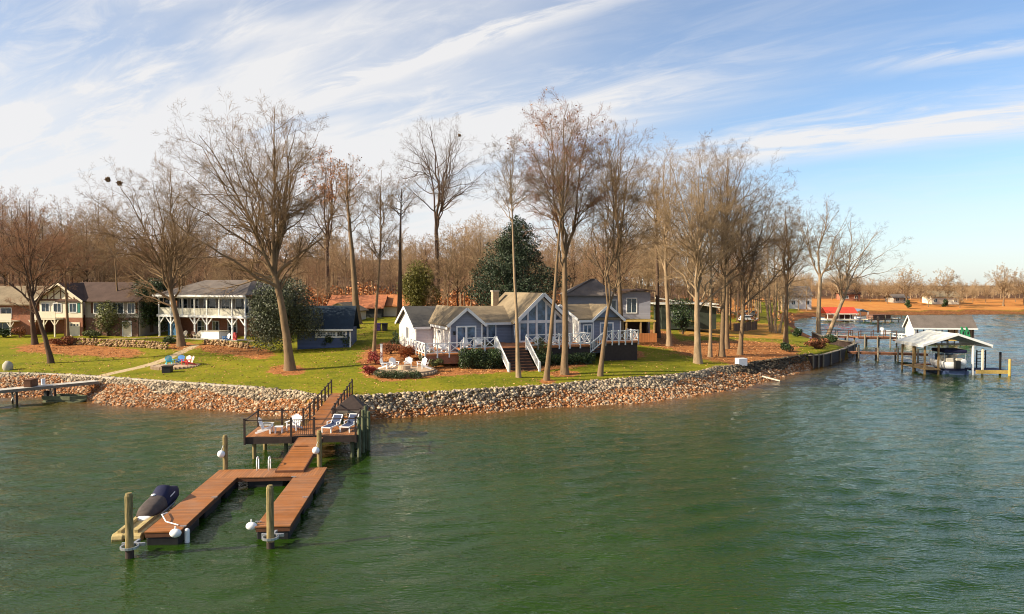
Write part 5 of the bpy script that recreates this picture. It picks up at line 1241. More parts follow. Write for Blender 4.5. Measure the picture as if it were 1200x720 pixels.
# peaked dark canopy behind the loungers
p = xdw(5.6,6.2,0); CN = thing('peaked_canopy','low dark brown peaked canopy on posts behind the sun loungers','canopy',(p.x,p.y,.0),R(6))
mb = MB(); mb.add([(-1.15,-.9,1.95),(1.15,-.9,1.95),(1.15,.9,1.95),(-1.15,.9,1.95),(0,0,2.95)],[(0,1,4),(1,2,4),(2,3,4),(3,0,4),(3,2,1,0)]); mb.build('roof', M['dkwood'], CN)
mb = MB(); mb.box(-1.25,1.25,-.98,-.91,1.82,1.96); mb.build('edge_board', M['greypost'], CN)
for a in (-1,1):
    for b in (-.75,.75): mb = MB(); mb.cyl((a,b,-1.5),(a,b,1.95),.07,.07,8); mb.build('post', M['dkwood'], CN)

# ---------------------------------------------------------------- chairs
def adirondack(label, mat, group, loc, rz, seatmat=None):
    o = thing('adirondack_chair', label, 'chair', loc, rz, group); m = M[mat]; m2 = M[seatmat or mat]
    mb = MB()
    for i in range(5):
        t = i/5; mb.beam((-.26,-.28+.5*t,.38-.14*t),(.26,-.28+.5*t,.38-.14*t),.09,.025)
    mb.build('seat', m, o)
    mb = MB()
    for i in range(6):
        x_ = -.25+.1*i; h_ = .74-.13*abs(i-2.5)/2.5*1.2
        mb.add([(x_-.045,.2,.24),(x_+.045,.2,.24),(x_*1.25+.05,.2+h_*.36,.24+h_),(x_*1.25-.05,.2+h_*.36,.24+h_),(x_-.045,.225,.24),(x_+.045,.225,.24),(x_*1.25+.05,.225+h_*.36,.24+h_),(x_*1.25-.05,.225+h_*.36,.24+h_)],[(0,1,2,3),(7,6,5,4),(0,4,5,1),(1,5,6,2),(2,6,7,3),(3,7,4,0)])
    mb.build('backrest', m2, o)
    for s_ in (-1,1):
        mb = MB(); mb.box(s_*.36-.07,s_*.36+.07,-.36,.34,.53,.56); mb.build('armrest', m, o)
        mb = MB(); mb.box(s_*.32-.02,s_*.32+.02,-.32,-.22,0,.53); mb.build('front_leg', m, o)
        mb = MB(); mb.beam((s_*.28,-.32,.34),(s_*.28,.62,.04),.035,.12); mb.build('rear_leg', m, o)
    return o
AD = 'white chairs on the fixed dock'
adirondack('white adirondack chair at the left railing of the fixed dock, seen side on','plastic_w','white adirondack chairs',xdw(1.0,1.2,DK),R(95))
adirondack('white adirondack chair beside the gate of the fixed dock, facing the camera','plastic_w','white adirondack chairs',xdw(2.5,1.9,DK),R(-12))
p = xdw(1.75,1.1,DK); ST = thing('side_table','small white slatted table between the two dock chairs','table',p,R(10))
mb = MB()
for i in range(4): mb.box(-.25,.25,-.24+.125*i,-.13+.125*i,.38,.405)
mb.build('table_top', M['plastic_w'], ST)
for a in (-.2,.2):
    for b in (-.18,.18): mb = MB(); mb.box(a-.025,a+.025,b-.025,b+.025,0,.38); mb.build('leg', M['plastic_w'], ST)
def lounger(label, loc, rz):
    o = thing('sun_lounger', label, 'sun lounger', loc, rz, 'sun loungers on the fixed dock')
    mb = MB()
    for s_ in (-.3,.3): mb.beam((s_,-.85,.34),(s_,.35,.36),.05,.06); mb.beam((s_,.35,.36),(s_,.8,.86),.05,.06)
    mb.beam((-.3,-.85,.34),(.3,-.85,.34),.05,.06); mb.beam((-.3,.8,.86),(.3,.8,.86),.05,.08); mb.build('frame', M['plastic_w'], o)
    mb = MB(); mb.beam((0,-.82,.36),(0,.34,.39),.54,.03); mb.build('seat', M['loungeblue'], o)
    mb = MB(); mb.beam((0,.35,.39),(0,.76,.84),.54,.03); mb.build('backrest', M['loungeblue'], o)
    for s_ in (-.3,.3):
        mb = MB(); mb.box(s_-.03,s_+.03,-.8,-.73,0,.33); mb.build('leg', M['plastic_w'], o)
        mb = MB(); mb.beam((s_,.1,.34),(s_,.5,0),.05,.06); mb.build('leg', M['plastic_w'], o)
        mb = MB(); mb.box(s_*1.08-.03,s_*1.08+.03,-.1,.4,.52,.56); mb.box(s_*1.08-.02,s_*1.08+.02,-.1,-.05,.34,.52); mb.build('armrest', M['plastic_w'], o)
lounger('white framed blue sun lounger nearer the walkway on the fixed dock', xdw(4.95,1.5,DK), R(-14))
lounger('white framed blue sun lounger at the right end of the fixed dock', xdw(6.0,1.6,DK), R(-10))
# ---------------------------------------------------------------- jet ski on its lift
JL = thing('jet_ski_lift','yellow plastic drive on float beside the left dock finger','float',fdw(-.95,-6.9,0),R(5.5))
mb = MB()
for s_ in (-.36,.36):
    for i in range(5): mb.cyl((s_-.22,-2.3+.55*i,.1),(s_+.22,-2.3+.55*i,.1),.2,.2,10)
mb.box(-.58,.58,-2.4,.6,.08,.28); mb.build('hull_float', M['yellow'], JL, .03)
for s_ in (-.55,.55): mb = MB(); mb.beam((s_*.6,-2.3,.34),(s_*.6,.5,.38),.14,.14); mb.build('bunk', M['yellow'], JL)
JS = thing('jet_ski','jet ski under a navy cover, its tail coloured brown for sunlight','jet ski',fdw(-.95,-6.0,.4),R(5.5))
sec = [(-1.55,.42,.05,.42),(-1.2,.52,.02,.62),(-.6,.56,0,.74),(-.1,.56,0,.8),(.35,.55,0,1.05),(.6,.54,.0,1.22),(.8,.52,.0,1.16),(1.2,.5,.02,.92),(1.7,.42,.08,.72),(2.15,.24,.2,.58),(2.4,.05,.36,.46)]
def loft(mb, sec, n=12, pw=.8):
    rings=[]
    for (y_,hw_,z0,z1) in sec:
        ring=[]
        for i in range(n+1):
            a = math.pi*i/n; ring.append((hw_*math.copysign(abs(math.cos(a))**.55,math.cos(a)), y_, z0+(z1-z0)*math.sin(a)**pw))
        rings.append(ring)
    vs=[v for r_ in rings for v in r_]; k_=n+1
    fs=[(i*k_+j,i*k_+j+1,(i+1)*k_+j+1,(i+1)*k_+j) for i in range(len(rings)-1) for j in range(n)]
    fs+=[tuple(range(k_)), tuple(range((len(rings)-1)*k_,len(rings)*k_))]
    fs+=[(i*k_,(i+1)*k_,(i+1)*k_+n,i*k_+n) for i in range(len(rings)-1)]
    mb.add(vs,fs)
mb = MB(); loft(mb,sec[3:],pw=1.15); cv = mb.build('cover', M['navy'], JS, smooth=True)
mb = MB(); loft(mb,sec[:4],pw=1.0); mb.build('tail_cover', M['suncover'], JS, smooth=True)
mb = MB(); loft(mb,[(-1.6,.44,-.25,.1),(-.5,.5,-.28,.12),(1.0,.45,-.25,.14),(2.1,.2,-.1,.3)]); mb.build('hull', M['plastic_w'], JS, smooth=True)
JS.scale = (.84,.98,.7)
mb = MB(); mb.beam((.54,.3,.55),(.49,1.0,.6),.02,.07); mb.build('pale_stripe', M['plastic_w'], JS)
mb = MB(); mb.ball((-.2,-.05,.82),(.12,.16,.06),10,6); mb.build('vent', M['plastic_w'], JS)
mb = MB(); mb.tube([fdw(.05,-7.6,T+.05),fdw(.12,-8.4,T+.22),fdw(.5,-9.0,T+.1),fdw(1.1,-9.3,T+.04)],.025,6); single(mb,'mooring_rope',M['plastic_w'],'white rope curling over the end of the jet ski finger','rope')
# buoys and fenders
def buoy(loc, r, label, sq=(1,1,1)): mb = MB(); mb.ball(loc,(r*sq[0],r*sq[1],r*sq[2]),16,10); mb.cyl((loc[0],loc[1],loc[2]+r*sq[2]*.9),(loc[0],loc[1],loc[2]+r*sq[2]+.1),.03,.03,8); return single(mb,'buoy',M['plastic_w'],label,'buoy','white buoys on the floating dock',smooth=True)
buoy(fdw(1.25,-10.05,T-.05),.18,'white ball buoy on the jet ski finger end',(1.3,1,1))
buoy(fdw(4.1,-9.55,T-.02),.17,'white ball buoy on the right finger end',(1.35,1,1))
mb = MB(); q = fdw(1.55,-9.6,0); mb.cyl((q.x,q.y,-.05),(q.x,q.y,.45),.1,.1,12); mb.ball((q.x,q.y,.45),.1,12,8); single(mb,'fender',M['plastic_w'],'white upright fender on the inner side of the jet ski finger','fender')

# ---------------------------------------------------------------- left pier
pA = Vector((-39.7,69.0)); pB = Vector((-51.0,55.4)); dA = (pA-pB); LP_ = dA.length; rzp = math.atan2(-dA.x, dA.y)
PR = thing('pier','long weathered grey pier running from the left lawn over the clay beach','pier',(pB.x,pB.y,0),rzp)
mb = MB(); mb.box(-.65,.65,0,LP_,1.35,1.45); mb.build('walk_boards', M['greywood'], PR)
mb = MB(); mb.box(-.7,-.652,0,LP_,1.18,1.44); mb.build('side_beam', M['greypost'], PR); mb = MB(); mb.box(.652,.7,0,LP_,1.18,1.44); mb.build('side_beam', M['greypost'], PR)
for y_ in (2,5,8,11,14):
    for s_ in (-.6,.6): mb = MB(); mb.cyl((s_,y_,-2),(s_,y_,1.35),.09,.09,8); mb.build('pile', M['dkwood'], PR)
    mb = MB(); mb.beam((-.55,y_-.1,.3),(.55,y_-.1,1.15),.05,.1); mb.beam((.55,y_-.14,.3),(-.55,y_-.14,1.15),.05,.1); mb.build('brace', M['greywood'], PR)
def prw(x_,y_,z_): c,s = math.cos(rzp),math.sin(rzp); return Vector((pB.x+x_*c-y_*s,pB.y+x_*s+y_*c,z_))
p = prw(-.1,12.3,1.45); DB = thing('dock_box','brown dock box with a pale end standing on the left pier','box',p,rzp-R(45))
mb = MB(); mb.box(-.6,.6,-.3,.3,0,.62); mb.build('body', M['brownwood'], DB, .02); mb = MB(); mb.box(-.63,.63,-.33,.33,.62,.68); mb.build('lid', M['brownwood'], DB); mb = MB(); mb.box(-.66,-.602,-.28,.28,.04,.6); mb.build('pale_end', M['plastic_w'], DB)
p = prw(-.5,13.4,1.45); mb = MB(); mb.cyl((p.x,p.y,1.45),(p.x,p.y,2.0),.16,.18,12); single(mb,'bucket',M['plastic_w'],'pale bucket beside the dock box on the left pier','bucket')
p = prw(1.5,14.6,.3); JB = thing('small_boat','small dark boat moored under the shore end of the left pier','boat',(p.x,p.y,.15),rzp-R(60))
mb = MB(); loft(mb,[(-1.9,.7,-.3,.0),(-1.0,.75,-.32,0),(.8,.68,-.3,0),(1.7,.35,-.2,.1),(2.1,.05,.0,.2)]); mb.build('hull', M['limb'], JB)
for s_ in (-.72,.68): mb = MB(); mb.beam((s_,-1.9,.2),(s_*.9,.9,.22),.06,.36); mb.beam((s_*.9,.9,.22),(0,2.1,.3),.06,.3); mb.build('gunwale', M['limb'], JB)
for y_ in (-1,.2): mb = MB(); mb.box(-.65,.65,y_-.15,y_+.15,.18,.22); mb.build('bench', M['greypost'], JB)
mb = MB(); mb.box(-.18,.18,-2.2,-1.85,.1,.75); mb.build('outboard_motor', M['black'], JB, .04)
# boulder
p = gp(9,434); mb = MB(); mb.ball((0,0,.35),(.5,.45,.62),12,8,.06); o = single(mb,'boulder',M['conc'],'pale domed boulder at the top of the left shore','boulder',smooth=True); o.location = p
# ---------------------------------------------------------------- coloured fire pit
p = gp(206,430); FP = thing('paver_patio','round tan paver patio on the left lawn','patio',p,0)
mb = MB(); mb.cyl((0,0,-.5),(0,0,.12),2.2,2.2,28); mb.build('slab', M['paver'], FP)
mb = MB()
for i in range(36):
    a = i*math.pi/18; mb.box(2.26*math.cos(a)-.13,2.26*math.cos(a)+.13,2.26*math.sin(a)-.13,2.26*math.sin(a)+.13,-.5,.16)
mb.build('edging', M['paver'], FP); PZ = p.z+.12
q = gp(194,437); mb = MB(); mb.box(-.42,.42,-.42,.42,-.1,.62); FB = thing('fire_box','square black fire box at the front of the paver patio','fire pit',(q.x+.1,q.y+.2,q.z),R(8)); mb.build('body', M['black'], FB, .03)
mb = MB(); mb.box(-.48,.48,-.48,.48,.62,.68); mb.build('rim', M['dkwood'], FB)
for (dx_,dy_,rz_,mt,sm,lab) in ((-.95,.6,35,'teal_p',None,'turquoise adirondack chair, leftmost on the paver patio'),(-.05,1.1,5,'blue_p',None,'blue adirondack chair on the paver patio'),(.75,.75,-25,'red_p','pink_p','red chair with a pale pink back next to the blue chair'),(1.35,.2,-50,'red_p','redpale','red chair with bleached back at the right of the paver patio')):
    adirondack(lab, mt, 'coloured chairs on the paver patio', (p.x+dx_,p.y+dy_,PZ), R(rz_), sm)
# ---------------------------------------------------------------- stone patio with white chairs
p = gp(474,436); SP = thing('stone_patio','round tan stone patio with a low wall below the left deck','patio',p,0)
mb = MB(); mb.cyl((0,0,-.6),(0,0,.25),2.9,2.9,28); mb.build('slab', M['paver'], SP)
mb = MB()
for i in range(44):
    a = i*math.pi/22
    if math.sin(a) < .2:
        for k_ in range(2): mb.box(2.95*math.cos(a)-.19,2.95*math.cos(a)+.19,2.95*math.sin(a)-.16,2.95*math.sin(a)+.16,-.3+.22*k_,-.1+.22*k_+.0)
mb.build('low_wall', M['stone'], SP)
mb = MB(); mb.cyl((0,-.2,.25),(0,-.2,.62),.62,.58,18); fp_ = single(mb,'fire_pit',M['stone'],'round brown stone fire pit at the middle of the stone patio','fire pit'); fp_.location = p
for (dx_,dy_,rz_,lab) in ((-1.9,.3,80,'white adirondack chair left of the stone fire pit, turned right'),(-1.2,1.4,40,'white adirondack chair behind the garden post by the stone fire pit'),(.1,1.9,0,'white adirondack chair behind the stone fire pit facing the lake'),(1.5,1.3,-40,'white adirondack chair right of the stone fire pit'),(1.95,.1,-85,'white adirondack chair at the right wall of the stone patio')):
    adirondack(lab,'plastic_w','white adirondack chairs',(p.x+dx_,p.y+dy_,p.z+.25),R(rz_))
hedge('low dark mound shaped hedge in front of the stone patio',[(p.x-1.6,p.y-3.2),(p.x+.2,p.y-3.4),(p.x+1.4,p.y-3.2)],1.1,.75,4500,63,leaf=.05)
q = gp(447,424); mb = MB(); mb.box(-.1,.1,-.1,.1,-.2,1.75); mb.box(-.13,.13,-.13,.13,1.75,1.82); o = single(mb,'garden_post',M['white'],'white square garden post beside the stone patio','post'); o.location = q
q = gp(493,421); mb = MB(); mb.box(-.13,.13,-.13,.13,-.2,1.2); o = single(mb,'garden_post',M['cream'],'short cream post between the azalea and the left deck','post'); o.location = q
# chairs on decks
for (u_,v_,z_,rz_,lab) in ((3.1,-7.6,4.55,10,'white adirondack chair on the upper deck before the french door'),(4.3,-7.7,4.55,-15,'white adirondack chair on the upper deck near its stair end'),(-.3,-6.8,4.15,40,'white adirondack chair on the lower deck by its left railing'),(1.0,-7.4,4.15,0,'white adirondack chair on the lower deck at its front railing'),(12.4,-7.4,4.56,12,'white adirondack chair on the deck before the great window'),(10.6,-7.4,4.56,-8,'white adirondack chair at the head of the wide steps')):
    adirondack(lab,'plastic_w','white adirondack chairs',hw(u_,v_,z_),HRZ+R(rz_))
# bins
for (px_,mt,lab) in ((443,'purple','purple wheeled bin on the grass behind the shed'),(451,'black','black wheeled bin on the grass behind the shed')):
    b = gp(px_,388); o = thing('wheeled_bin', lab, 'bin', b, 0, 'wheeled bins on the back lawn')
    mb = MB(); mb.add([(-.3,-.3,0.05),(.3,-.3,.05),(.3,.3,.05),(-.3,.3,.05),(-.37,-.38,1.0),(.37,-.38,1.0),(.37,.38,1.0),(-.37,.38,1.0)],[(3,2,1,0),(4,5,6,7),(0,1,5,4),(1,2,6,5),(2,3,7,6),(3,0,4,7)]); mb.build('body', M[mt], o)
    mb = MB(); mb.box(-.4,.4,-.42,.42,1.002,1.08); mb.build('lid', M[mt], o)
    for s_ in (-.28,.28): mb = MB(); mb.cyl((s_-.04,.34,.12),(s_+.04,.34,.12),.12,.12,10); mb.build('wheel', M['black'], o)
# under porch items
q = phw(1.4,1.2,.1); mb = MB(); mb.box(-.9,.9,-.05,.05,0,2.0); o = single(mb,'tarp',pm('blue_tarp',(.04,.13,.25),.6,.4,3),'hanging blue tarp under the left end of the white porch','tarp'); o.location=q; o.rotation_euler[2]=R(-24)
q = phw(10.4,.4,.12); HT = thing('hot_tub','white boxed hot tub under the white porch','hot tub',q,R(-24)); mb = MB(); mb.box(-1.9,1.4,-.9,.9,0,.95); mb.build('cabinet', M['white'], HT,.04); mb = MB(); mb.box(-1.95,1.45,-.95,.95,.95,1.05); mb.build('lid', M['conc'], HT)
for (x_,mt,lab) in ((5.2,'cream','cream patio chair under the white porch, leftmost'),(6.6,'brownwood','brown patio chair under the white porch'),(7.7,'cream','cream patio chair under the white porch, beside the hot tub')):
    adirondack(lab, mt, 'patio chairs under the white porch', phw(x_,-.4,.12), R(-24))
q = phw(13.6,-1.0,.0); adirondack('blue and white chair on the grass at the porch house corner','blue_p','patio chairs under the white porch',(q[0],q[1],zt(q[0],q[1])),R(-40),'plastic_w')
q = phw(15.0,-.9,.0); KY = thing('kayak','red kayak leaning at the right corner of the white porch','kayak',(q[0],q[1],zt(q[0],q[1])),R(-24))
mb = MB(); mb.prism([(-.25,0),(.25,0),(.4,.9),(.2,1.6),(0,1.9),(-.25,1.5),(-.38,.8)],'y',-.2,.15); mb.build('hull', M['red_p'], KY, .06); KY.scale = (.8,.8,.62)
# white cube and plank on the point
q = gp(868.5,428); mb = MB(); mb.box(-.55,.55,-.4,.4,-.1,.75); o = single(mb,'white_box',M['plastic_w'],'white box lying on the litter of the point','box',bevel=.03); o.location=q; o.rotation_euler[2]=R(15)
a = G(893,441,.5); b = G(914,446.5,.08); mb = MB(); mb.beam(a,b,.25,.12); single(mb,'plank',M['cream'],'pale plank sloping from the dark stones into the lake','plank')
# ---------------------------------------------------------------- bulkhead
bp = [G(930,430,0),G(950,430.5,0),G(962,429,0),G(980,421.5,0),G(998,413.5,0),Vector((53.2,124,0)),Vector((57.2,140,0))]
bp = [Vector((q.x+(.15 if i < 3 else .75), q.y-(.55 if i < 4 else .1), 0)) for i,q in enumerate(bp)]
BK = thing('bulkhead','dark timber bulkhead with pale posts round the point','bulkhead',(bp[0].x,bp[0].y,0),0); o_ = bp[0]
mb = MB()
for a,b in zip(bp[:-1],bp[1:]): mb.beam((a.x-o_.x,a.y-o_.y,.45),(b.x-o_.x,b.y-o_.y,.45),.12,2.1)
mb.build('planking', M['dkwood'], BK)
mb = MB()
for a,b in zip(bp[:-1],bp[1:]): mb.beam((a.x-o_.x,a.y-o_.y+.05,1.56),(b.x-o_.x,b.y-o_.y+.05,1.56),.5,.1)
mb.build('cap', M['greypost'], BK)
for i in range(14):
    t = i/13*5.999; k_ = int(t); q = bp[k_].lerp(bp[k_+1], t-k_); mb = MB(); mb.cyl((q.x-o_.x+.05,q.y-o_.y-.2,-1),(q.x-o_.x+.05,q.y-o_.y-.2,1.75),.12,.11,8); mb.build('post', M['greypost'], BK)
# ---------------------------------------------------------------- boathouse docks on the right
def railpier(name, label, A, B, w_, z_, mat, posts, rail=None, px=.1):
    A = Vector(A); B = Vector(B); d = B-A; L_ = d.length; rz = math.atan2(-d.x,d.y); o = thing(name,label,'pier',(A.x,A.y,0),rz)
    mb = MB(); mb.box(-w_/2,w_/2,0,L_,z_-.1,z_); mb.build('walk_boards', M[mat], o)
    mb = MB(); mb.box(-w_/2-.05,-w_/2,0,L_,z_-.3,z_-.02); mb.build('side_beam', M['brownwood'], o); mb = MB(); mb.box(w_/2,w_/2+.05,0,L_,z_-.3,z_-.02); mb.build('side_beam', M['brownwood'], o)
    for i in range(posts):
        y_ = (i+.5)*L_/posts
        for s_ in (-w_/2-.12,w_/2+.12): mb = MB(); mb.cyl((s_,y_,-2),(s_,y_,z_+px+random.uniform(0,.9)*(s_ > 0)),.13,.13,8); mb.build('pile', M['greypost'], o)
    if rail:
        mb = MB()
        for s_ in (-w_/2,w_/2):
            mb.beam((s_,0,z_+1),(s_,L_,z_+1),.08,.08); mb.beam((s_,0,z_+.5),(s_,L_,z_+.5),.06,.06)
            for i in range(int(L_/2)+1): y_ = i*L_/int(L_/2); mb.box(s_-.05,s_+.05,y_-.05,y_+.05,z_,z_+1)
        mb.build('railing', M[rail], o)
    return o
a = G(994,411.5,1.2); b = G(1086,415.5,1.0); railpier('pier','brown plank pier from the bulkhead to the pale roofed boathouse',(a.x,a.y),(b.x,b.y),1.5,1.15,'deck',4,px=.5)
a = G(962,392.5,1.6); b = G(998,393,1.6); railpier('pier','dark railed footbridge behind the two bulkhead trees',(a.x,a.y),(b.x,b.y),1.6,1.5,'greywood',3,'dkwood')
# platform
a = G(1000,396,1.5); b = G(1044,396,1.5); PT = railpier('platform','brown timber swimming platform between the two boathouse piers',(a.x,a.y),(b.x,b.y),3.6,1.7,'deckx',3,'brownwood'); PT['category']='platform'
q = G(1029,390,1.7); mb = MB(); mb.cyl((q.x,q.y,1.7),(q.x,q.y,4.3),.16,.22,10); mb.ball((q.x,q.y,4.3),(.3,.3,.55),10,7); single(mb,'furled_parasol',M['dkwood'],'dark furled parasol on the brown swimming platform','parasol')
q = G(1038,392,1.7); mb = MB(); mb.box(-.7,.7,-.4,.4,0,.75); mb.box(-.75,-.55,-.45,.45,.75,1.2); o = single(mb,'bench_box',M['plastic_w'],'white storage bench on the brown swimming platform','bench'); o.location = (q.x,q.y,1.7)
# near boathouse (pale roof)
c = G(1121,440,0); BT = thing('boathouse','open boathouse with a pale gable roof over a covered motorboat','boathouse',(c.x,c.y+.4,0),R(-4))
ez, rz_, hw_ = 3.55, 4.75, 3.55; dp = 6.5
mb = MB(); roof_gable(mb,-hw_,hw_,ez,rz_,'y',-.6,dp,.35,.14); mb.build('roof', M['cream_roof'], BT)
mb = MB(); rake(mb,-hw_,hw_,ez,rz_,'y',-.64,.35,.07,.26); mb.box(-hw_-.38,-hw_-.3,-.6,dp,ez-.3,ez-.05); mb.box(hw_+.3,hw_+.38,-.6,dp,ez-.3,ez-.05); mb.build('rake_board', M['white'], BT)
for (x_,y_) in ((-3.3,.2),(-3.3,3),(-3.3,5.9),(2.15,.2),(2.15,5.9),(-1.75,.2),(-1.75,5.9)):
    mb = MB(); mb.box(x_-.09,x_+.09,y_-.09,y_+.09,-2,ez+.1); mb.build('post', M['tanwood'] if x_ < 0 else M['white'], BT)
mb = MB(); mb.box(-3.3,2.2,.1,.25,ez-.05,ez+.15); mb.box(-3.3,2.2,5.8,5.95,ez-.05,ez+.15); mb.build('beam', M['greypost'], BT)
mb = MB(); mb.box(-3.4,-1.65,-.1,6.2,.55,.7); mb.build('side_deck', M['tanwood'], BT)
mb = MB(); mb.box(-3.4,2.2,5.2,6.2,.56,.7); mb.build('rear_deck', M['deckx'], BT)
PF = thing('side_platform','low platform with a dark mat and boarding frame beside the pale boathouse','platform',(c.x,c.y+.4,0),R(-4))
mb = MB(); mb.box(2.3,6.0,-.2,2.6,.45,.6); mb.build('floor', M['navy'], PF); mb = MB(); mb.box(2.28,6.05,-.3,-.2,.2,.62); mb.build('front_beam', M['yellowwood'], PF)
for (x_,h_,mt) in ((3.3,3.1,'cream'),(5.3,2.7,'black')): mb = MB(); mb.box(x_-.09,x_+.09,.2,.38,-1,h_); mb.build('post', M[mt], PF)
mb = MB(); mb.cyl((6.0,-.35,-1.5),(6.0,-.35,1.95),.16,.14,10); mb.build('corner_pile', M['yellowwood'], PF)
mb = MB()
for i in range(4): mb.box(3.7,4.7,2.2,2.28,1.3+.42*i,1.38+.42*i)
for x_ in (3.7,4.7): mb.box(x_-.05,x_+.05,2.18,2.3,.6,2.75)
mb.build('boarding_frame', M['black'], PF)
MBt = thing('motorboat','motorboat with a dark canopy parked on its lift under the pale roof','motorboat',(c.x+.35,c.y+3.0,.45),R(-4))
mb = MB(); loft(mb,[(-2.6,1.15,1.0,.1),(-1,1.25,1.05,0),(1,1.15,1.1,0),(2.2,.7,1.2,.2),(2.9,.1,1.3,.5)]); mb.build('hull', M['plastic_w'], MBt, smooth=True)
mb = MB(); mb.box(-1.3,1.3,-2.5,.6,2.1,2.5); mb.build('canopy', M['navy'], MBt, .1)
for x_ in (-1.2,1.2):
    for y_ in (-2.3,.5): mb = MB(); mb.cyl((x_,y_,.9),(x_,y_,2.1),.035,.035,8); mb.build('canopy_pole', M['metal'], MBt)
mb = MB(); mb.box(-1.05,1.05,.1,.18,1.1,1.85); mb.build('windscreen', M['glassb'], MBt)
mb = MB(); mb.box(-1.0,-.1,-2.3,-1.5,.95,1.5); mb.box(.2,1.0,-2.3,-1.5,.95,1.45); mb.box(-.95,-.2,-1.1,-.4,.95,1.75); mb.box(.2,.95,-1.1,-.4,.95,1.75); mb.build('seat', M['cream'], MBt, .08)
mb = MB(); mb.ball((.78,-2.75,1.05),(.38,.1,.4),14,8); mb.build('ring_buoy', M['plastic_w'], MBt, smooth=True)
mb = MB(); mb.box(-.3,.3,-3.1,-2.62,.3,1.25); mb.build('outboard_motor', M['black'], MBt, .06)
mb = MB(); mb.box(-1.5,1.5,-2.4,-2.15,-.55,0); mb.box(-1.5,1.5,1.2,1.45,-.55,0); mb.box(-1.45,-1.2,-2.6,2,-.5,.0); mb.box(1.2,1.45,-2.6,2,-.5,0); BL = mb.build('boat_lift', pm('blue_lift',(.1,.14,.26),.5,.2,2), MBt)
mb = MB(); mb.box(-1.24,1.24,-2.66,-2.6,.05,.3); mb.build('stripe', M['navy'], MBt)
# rear boathouse (white gable, dark roof)
c2 = G(1071,402.5,0); WB = thing('boathouse','white gabled boathouse with a dark roof and open slatted side','boathouse',(c2.x,c2.y,0),R(-8))
LL = 10.2; ez, rz_ = 3.0, 4.9
mb = MB(); mb.prism([(0,.4),(4,.4),(4,ez),(2,rz_),(0,ez)],'x',0,.2); mb.build('gable_wall', M['white_wall'], WB)
mb = MB(); roof_gable(mb,0,4,ez,rz_,'x',-.4,LL+.4,.4,.14); mb.build('roof', M['grey_roof'], WB)
mb = MB(); rake(mb,0,4,ez,rz_,'x',-.42,.4,.06,.24); mb.box(-.4,LL+.4,-.46,-.4,ez-.42,ez-.16); mb.box(0.2,LL,-.02,.1,ez-.12,ez+.05); mb.build('trim', M['white'], WB)
for i in range(10): x_ = .6+i*(LL-.8)/9; mb = MB(); mb.box(x_-.07,x_+.07,0,.14,-1.5,ez-.1); mb.build('post', M['dkwood'], WB)
mb = MB(); mb.box(-.6,LL+.3,-.9,0,.55,.7); mb.box(0.2,LL,0.2,4,.5,.62); mb.build('floor', M['yellowwood'], WB)
mb = MB(); mb.box(7.4,7.55,.1,3.9,.6,ez); mb.box(LL-.15,LL,.1,3.9,.6,ez); mb.build('end_wall', M['redpale'], WB)
c_,s_ = math.cos(R(-8)),math.sin(R(-8))
for i,(x_,lab) in enumerate(((8.1,'left green kayak hung in the dark roofed boathouse'),(8.9,'right green kayak hung in the dark roofed boathouse'))):
    o = thing('kayak',lab,'kayak',(c2.x+x_*c_+.35*s_,c2.y+x_*s_-.35*c_,.9),R(-8),'green kayaks in the boathouse'); mb = MB(); mb.prism([(-.1,0),(.5,0),(.35,1.2),(-.2,2.2),(-.4,2.2),(-.35,1.0)],'y',-.15,.1); mb.build('hull', M['green'], o, .05)
    mb = MB(); mb.ball((0,-.16,1.1),(.14,.04,.3),10,6); mb.build('cockpit', M['black'], o)
a = G(1050,397,1.2); b = G(1071,399.5,1.2); railpier('gangplank','short white railed gangplank to the dark roofed boathouse',(a.x,a.y),(b.x,b.y),1.1,1.1,'greywood',2,'white')['category']='gangplank'
# red roof boathouse far away
c3 = G(974,377,0); RB = thing('boathouse','long far boathouse with a bright red roof on white posts','boathouse',(c3.x-1,c3.y,0),R(0))
mb = MB(); roof_gable(mb,0,5,2.5,4.0,'x',-.5,8.8,.5,.12); mb.build('roof', M['red_roof'], RB); mb = MB(); mb.box(-.6,8.9,-.5,5.5,.4,.75); mb.build('floor', M['cream'], RB)
for i in range(6): mb = MB(); mb.box(i*1.65-.08,i*1.65+.08,0,.16,-1,2.55); mb.build('post', M['white'], RB)
mb = MB(); mb.box(.2,8.2,2.4,2.6,.75,1.9); mb.build('rear_wall', M['brownwood'], RB)
mb = MB(); mb.box(-.6,8.9,-.56,-.5,2.1,2.4); mb.build('fascia', M['cream'], RB)
c4 = G(1003.5,376,0); BC = thing('canopied_boat','boat under a blue grey canopy beside the red boathouse','boat',(c4.x,c4.y,0),0)
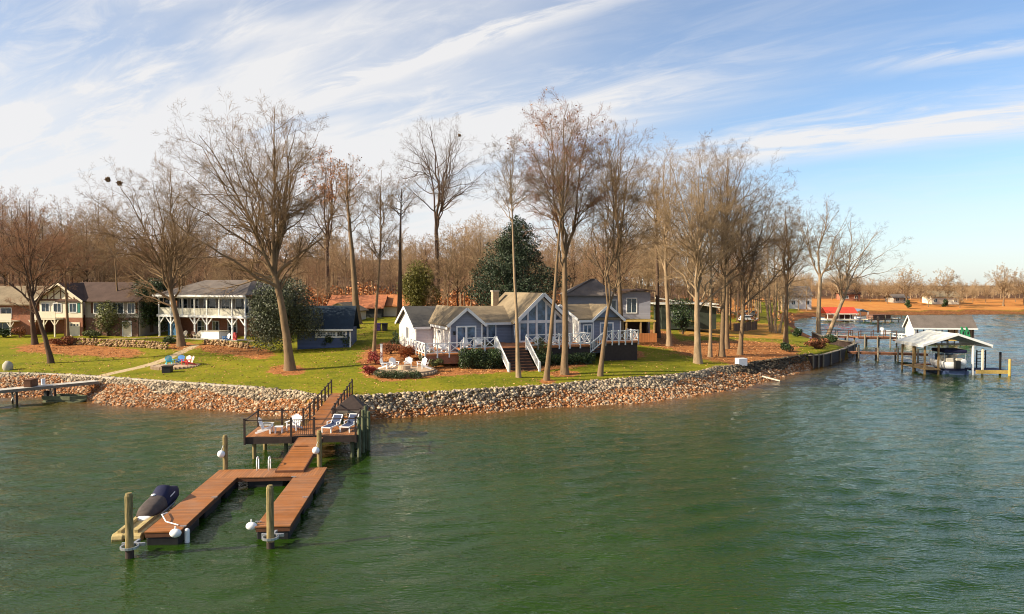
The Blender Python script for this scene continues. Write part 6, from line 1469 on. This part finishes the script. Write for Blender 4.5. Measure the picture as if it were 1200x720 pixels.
mb = MB(); roof_gable(mb,0,3.6,2.6,3.4,'y',-.3,5,.2,.1); mb.build('canopy', pm('slate_canopy',(.13,.18,.27),.6,.15,1), BC); mb = MB(); loft(mb,[(0,1.2,.3,.9),(3,1.1,.3,1.0),(4.6,.2,.6,1.1)]); mb.v=[(a+1.8,b,c) for a,b,c in mb.v]; mb.build('hull', M['plastic_w'], BC)
for x_ in (.1,3.5):
    for y_ in (0,4.6): mb = MB(); mb.box(x_-.07,x_+.07,y_-.07,y_+.07,-1,2.6); mb.build('post', M['white'], BC)
a = G(1013,375,.8); b = G(1052,374,.8); DR = railpier('pier','far brown dock with dark clutter right of the red boathouse',(a.x,a.y),(b.x,b.y),2.4,1.0,'cream',5,'brownwood')
mb = MB(); mb.box(-1.1,1.1,2,9,1.0,2.2); mb.build('storage', M['dkbrick'], DR)
# fence and parked cars on the point
a = gp(862,389); b = gp(889,388); FN = thing('board_fence','brown solid board fence on the grass of the point','fence',(a.x,a.y+1,zt(a.x,a.y+1)),math.atan2(b.y-a.y,b.x-a.x)); Lf = (b-a).length
mb = MB(); mb.box(0,Lf,0,.08,-.3,1.35); mb.build('boards', boards('dark_fence_boards',(.14,.07,.035),0,.3,.08,.3), FN)
for i in range(5): mb = MB(); mb.box(i*Lf/4-.07,i*Lf/4+.07,-.06,.0,-.4,1.5); mb.build('post', M['tanwood'], FN)
def car(label, loc, rz, mat):
    o = thing('parked_car', label, 'car', loc, rz)
    mb = MB(); mb.prism([(-2.2,.35),(2.2,.35),(2.2,.8),(1.3,.92),(.75,1.42),(-1.3,1.46),(-2.0,.95),(-2.2,.85)],'y',-.85,.85); mb.build('body', M[mat], o, .08)
    mb = MB(); mb.prism([(1.15,.95),(.7,1.36),(-1.2,1.4),(-1.75,.97)],'y',-.87,.87); mb.build('windows', M['glass'], o)
    for x_ in (-1.35,1.35):
        for s_ in (-.8,.8): mb = MB(); mb.cyl((x_,s_-.1,.33),(x_,s_+.1,.33),.33,.33,14); w_ = mb.build('wheel', M['black'], o); mb = MB(); mb.cyl((x_,s_-.112,.33),(x_,s_+.112,.33),.18,.18,12); mb.build('rim', M['metal'], w_)
b = gp(876,377); car('white car parked beyond the brown board fence', b, R(10), 'plastic_w')
b = D(879,354,190); car('pale car far back on the road behind the point', (b.x,190,zt(b.x,190)), R(5), 'conc')
